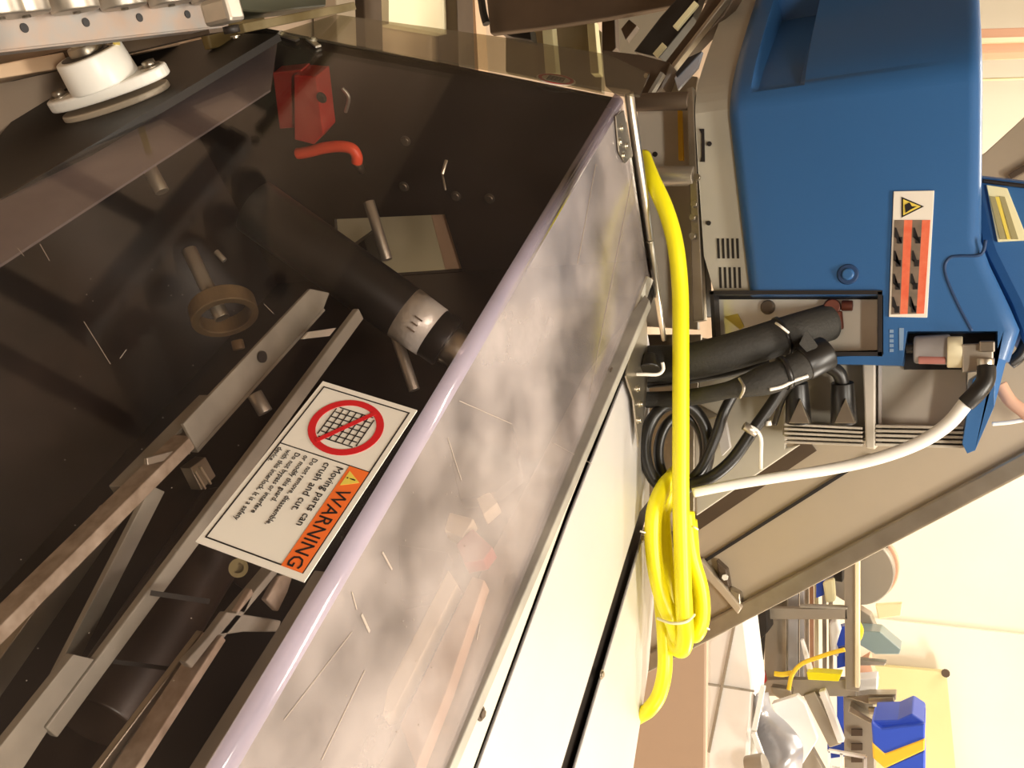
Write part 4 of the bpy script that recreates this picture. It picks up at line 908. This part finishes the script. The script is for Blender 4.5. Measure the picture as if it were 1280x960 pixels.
# dark steel stand, rollers and bin
stn = thing('roller_stand', ony(1080, 900, YF), 'dark grey roller stand with two small cylinders above the bin', 'stand')
flat(((1054, 866), (1092, 868), (1094, 990), (1056, 990)), YF + .1, .1, 'farsteel', 'post', stn, .004)
flat(((1058, 872), (1084, 880), (1120, 876), (1120, 868), (1086, 868)), YF - .0, .08, 'steel_dark', 'arm', stn, .004)
flat(((1062, 882), (1094, 902), (1094, 908), (1060, 890)), YF - .0, .08, 'steel_dark', 'arm', stn, .004)
for v in (876, 888):
    MB().cyl(ony(1086, v, YF - .02), ony(1118, v, YF - .02), .016, .016, 20).build('small_cylinder', M['steel_dark'], stn, .003)
MB().cyl(ony(1092, 897, YF + .0), ony(1106, 897, YF + .0), .03, .03, 20).build('white_cylinder', M['sheet'], stn, .003)
for v in (912, 930, 945): flat(((1064, v), (1078, v), (1078, v + 8), (1064, v + 8)), YF + .09, .02, 'brown', 'slot', stn)
bn = thing('stacked_bin', ony(1090, 960, YF - .3), 'bright blue plastic bin with an amber band in the lower background', 'bin')
YB = YF - .35
def fr_box(name, poly, y, th, m): return flat(poly, y, th, m, name, bn, .006)
fr_box('blue_top', ((1089, 903), (1102, 911), (1156, 905), (1156, 925), (1106, 944), (1091, 930)), YB, .22, 'bin_blue')
fr_box('blue_top', ((1091, 901), (1122, 900), (1140, 892), (1155, 902), (1156, 908), (1103, 914)), YB + .03, .25, 'bin_blue')
fr_box('amber_band', ((1090, 928), (1106, 942), (1156, 923), (1156, 938), (1106, 961), (1091, 948)), YB - .004, .22, 'bin_yellow')
fr_box('blue_base', ((1106, 960), (1156, 938), (1156, 1000), (1100, 1000)), YB, .22, 'bin_blue')

# upper background on the wall side of the unit
po = thing('wall_conduit', ony(1250, 48, 5.0), 'salmon coloured column with pale stripe crossing behind the top of the blue unit', 'column')
flat(((1060, 40), (1500, 27), (1500, 56), (1060, 72)), 5.0, .12, 'pinkpost', 'column', po, .01)
flat(((1060, 52), (1500, 40), (1500, 46), (1060, 58)), 4.98, .02, 'cream', 'stripe', po)
for v0, lab in ((74, 'thin grey pipe on the wall next to the salmon column'), (100, 'second thin grey pipe, farther from the salmon column')):
    o = MB().cyl(ony(1060, v0 + 4, 7.3), ony(1500, v0 - 8, 7.3), .010, .010, 10).build('wall_pipe', M['label_cream']); tag(o, lab, 'pipe')
fplate('slanted_panel', ((1190, 218), (1232, 190), (1300, 128), (1420, 60), (1420, 235), (1300, 235), (1200, 225)), 3.2, .08, 'grey_beam', 'grey tan slanted panel rising behind the blue hopper module', 'panel')
o = MB().bar(ony(1262, 222, 3.18), ony(1300, 200, 3.18), .02, .02, V((0, 1, 0))).build('brown_edge', M['brown'], None, .002); tag(o, 'short brown edge bar on the slanted panel above the hopper', 'bar')
cl = MB().tube([ony(u, v, 2.2) for u, v in ((1240, 530), (1262, 528), (1285, 524), (1310, 520))], .0045, 8).build('white_wire', M['whitecable']); tag(cl, 'thin white wire passing behind the blue arm', 'wire')
o = MB().tube([ony(u, v, 2.2) for u, v in ((1250, 480), (1262, 500), (1280, 515), (1296, 530))], .014, 12).build('tan_hose', M['pinkpost']); tag(o, 'short tan hose crossing behind the blue arm', 'hose')

# ceiling lamp fixtures (above the frame), including the added fill lamp behind the viewpoint
for i, (x, y) in enumerate(((.6, 1.0), (3.5, 3.3), (-1.6, 4.0), (4.6, 4.6), (-.4, 6.4), (.9, -1.3))):
    o = MB().box((x, y, 4.06), (1.24, .38, .07)).build('ceiling_lamp', mat('lamp_diffuser', (.9, .9, .85), .5, emit=((1, .92, .78), 6)))
    tag(o, ('long ceiling lamp above the clear guard', 'long ceiling lamp above the aisle right of the yellow cord', 'long ceiling lamp above the roller conveyor side', 'long ceiling lamp nearest the olive wall board', 'long ceiling lamp far behind the blue glue melter', 'added fill lamp behind the viewpoint, lighting camera-facing surfaces')[i], 'lamp', 'ceiling lamps')
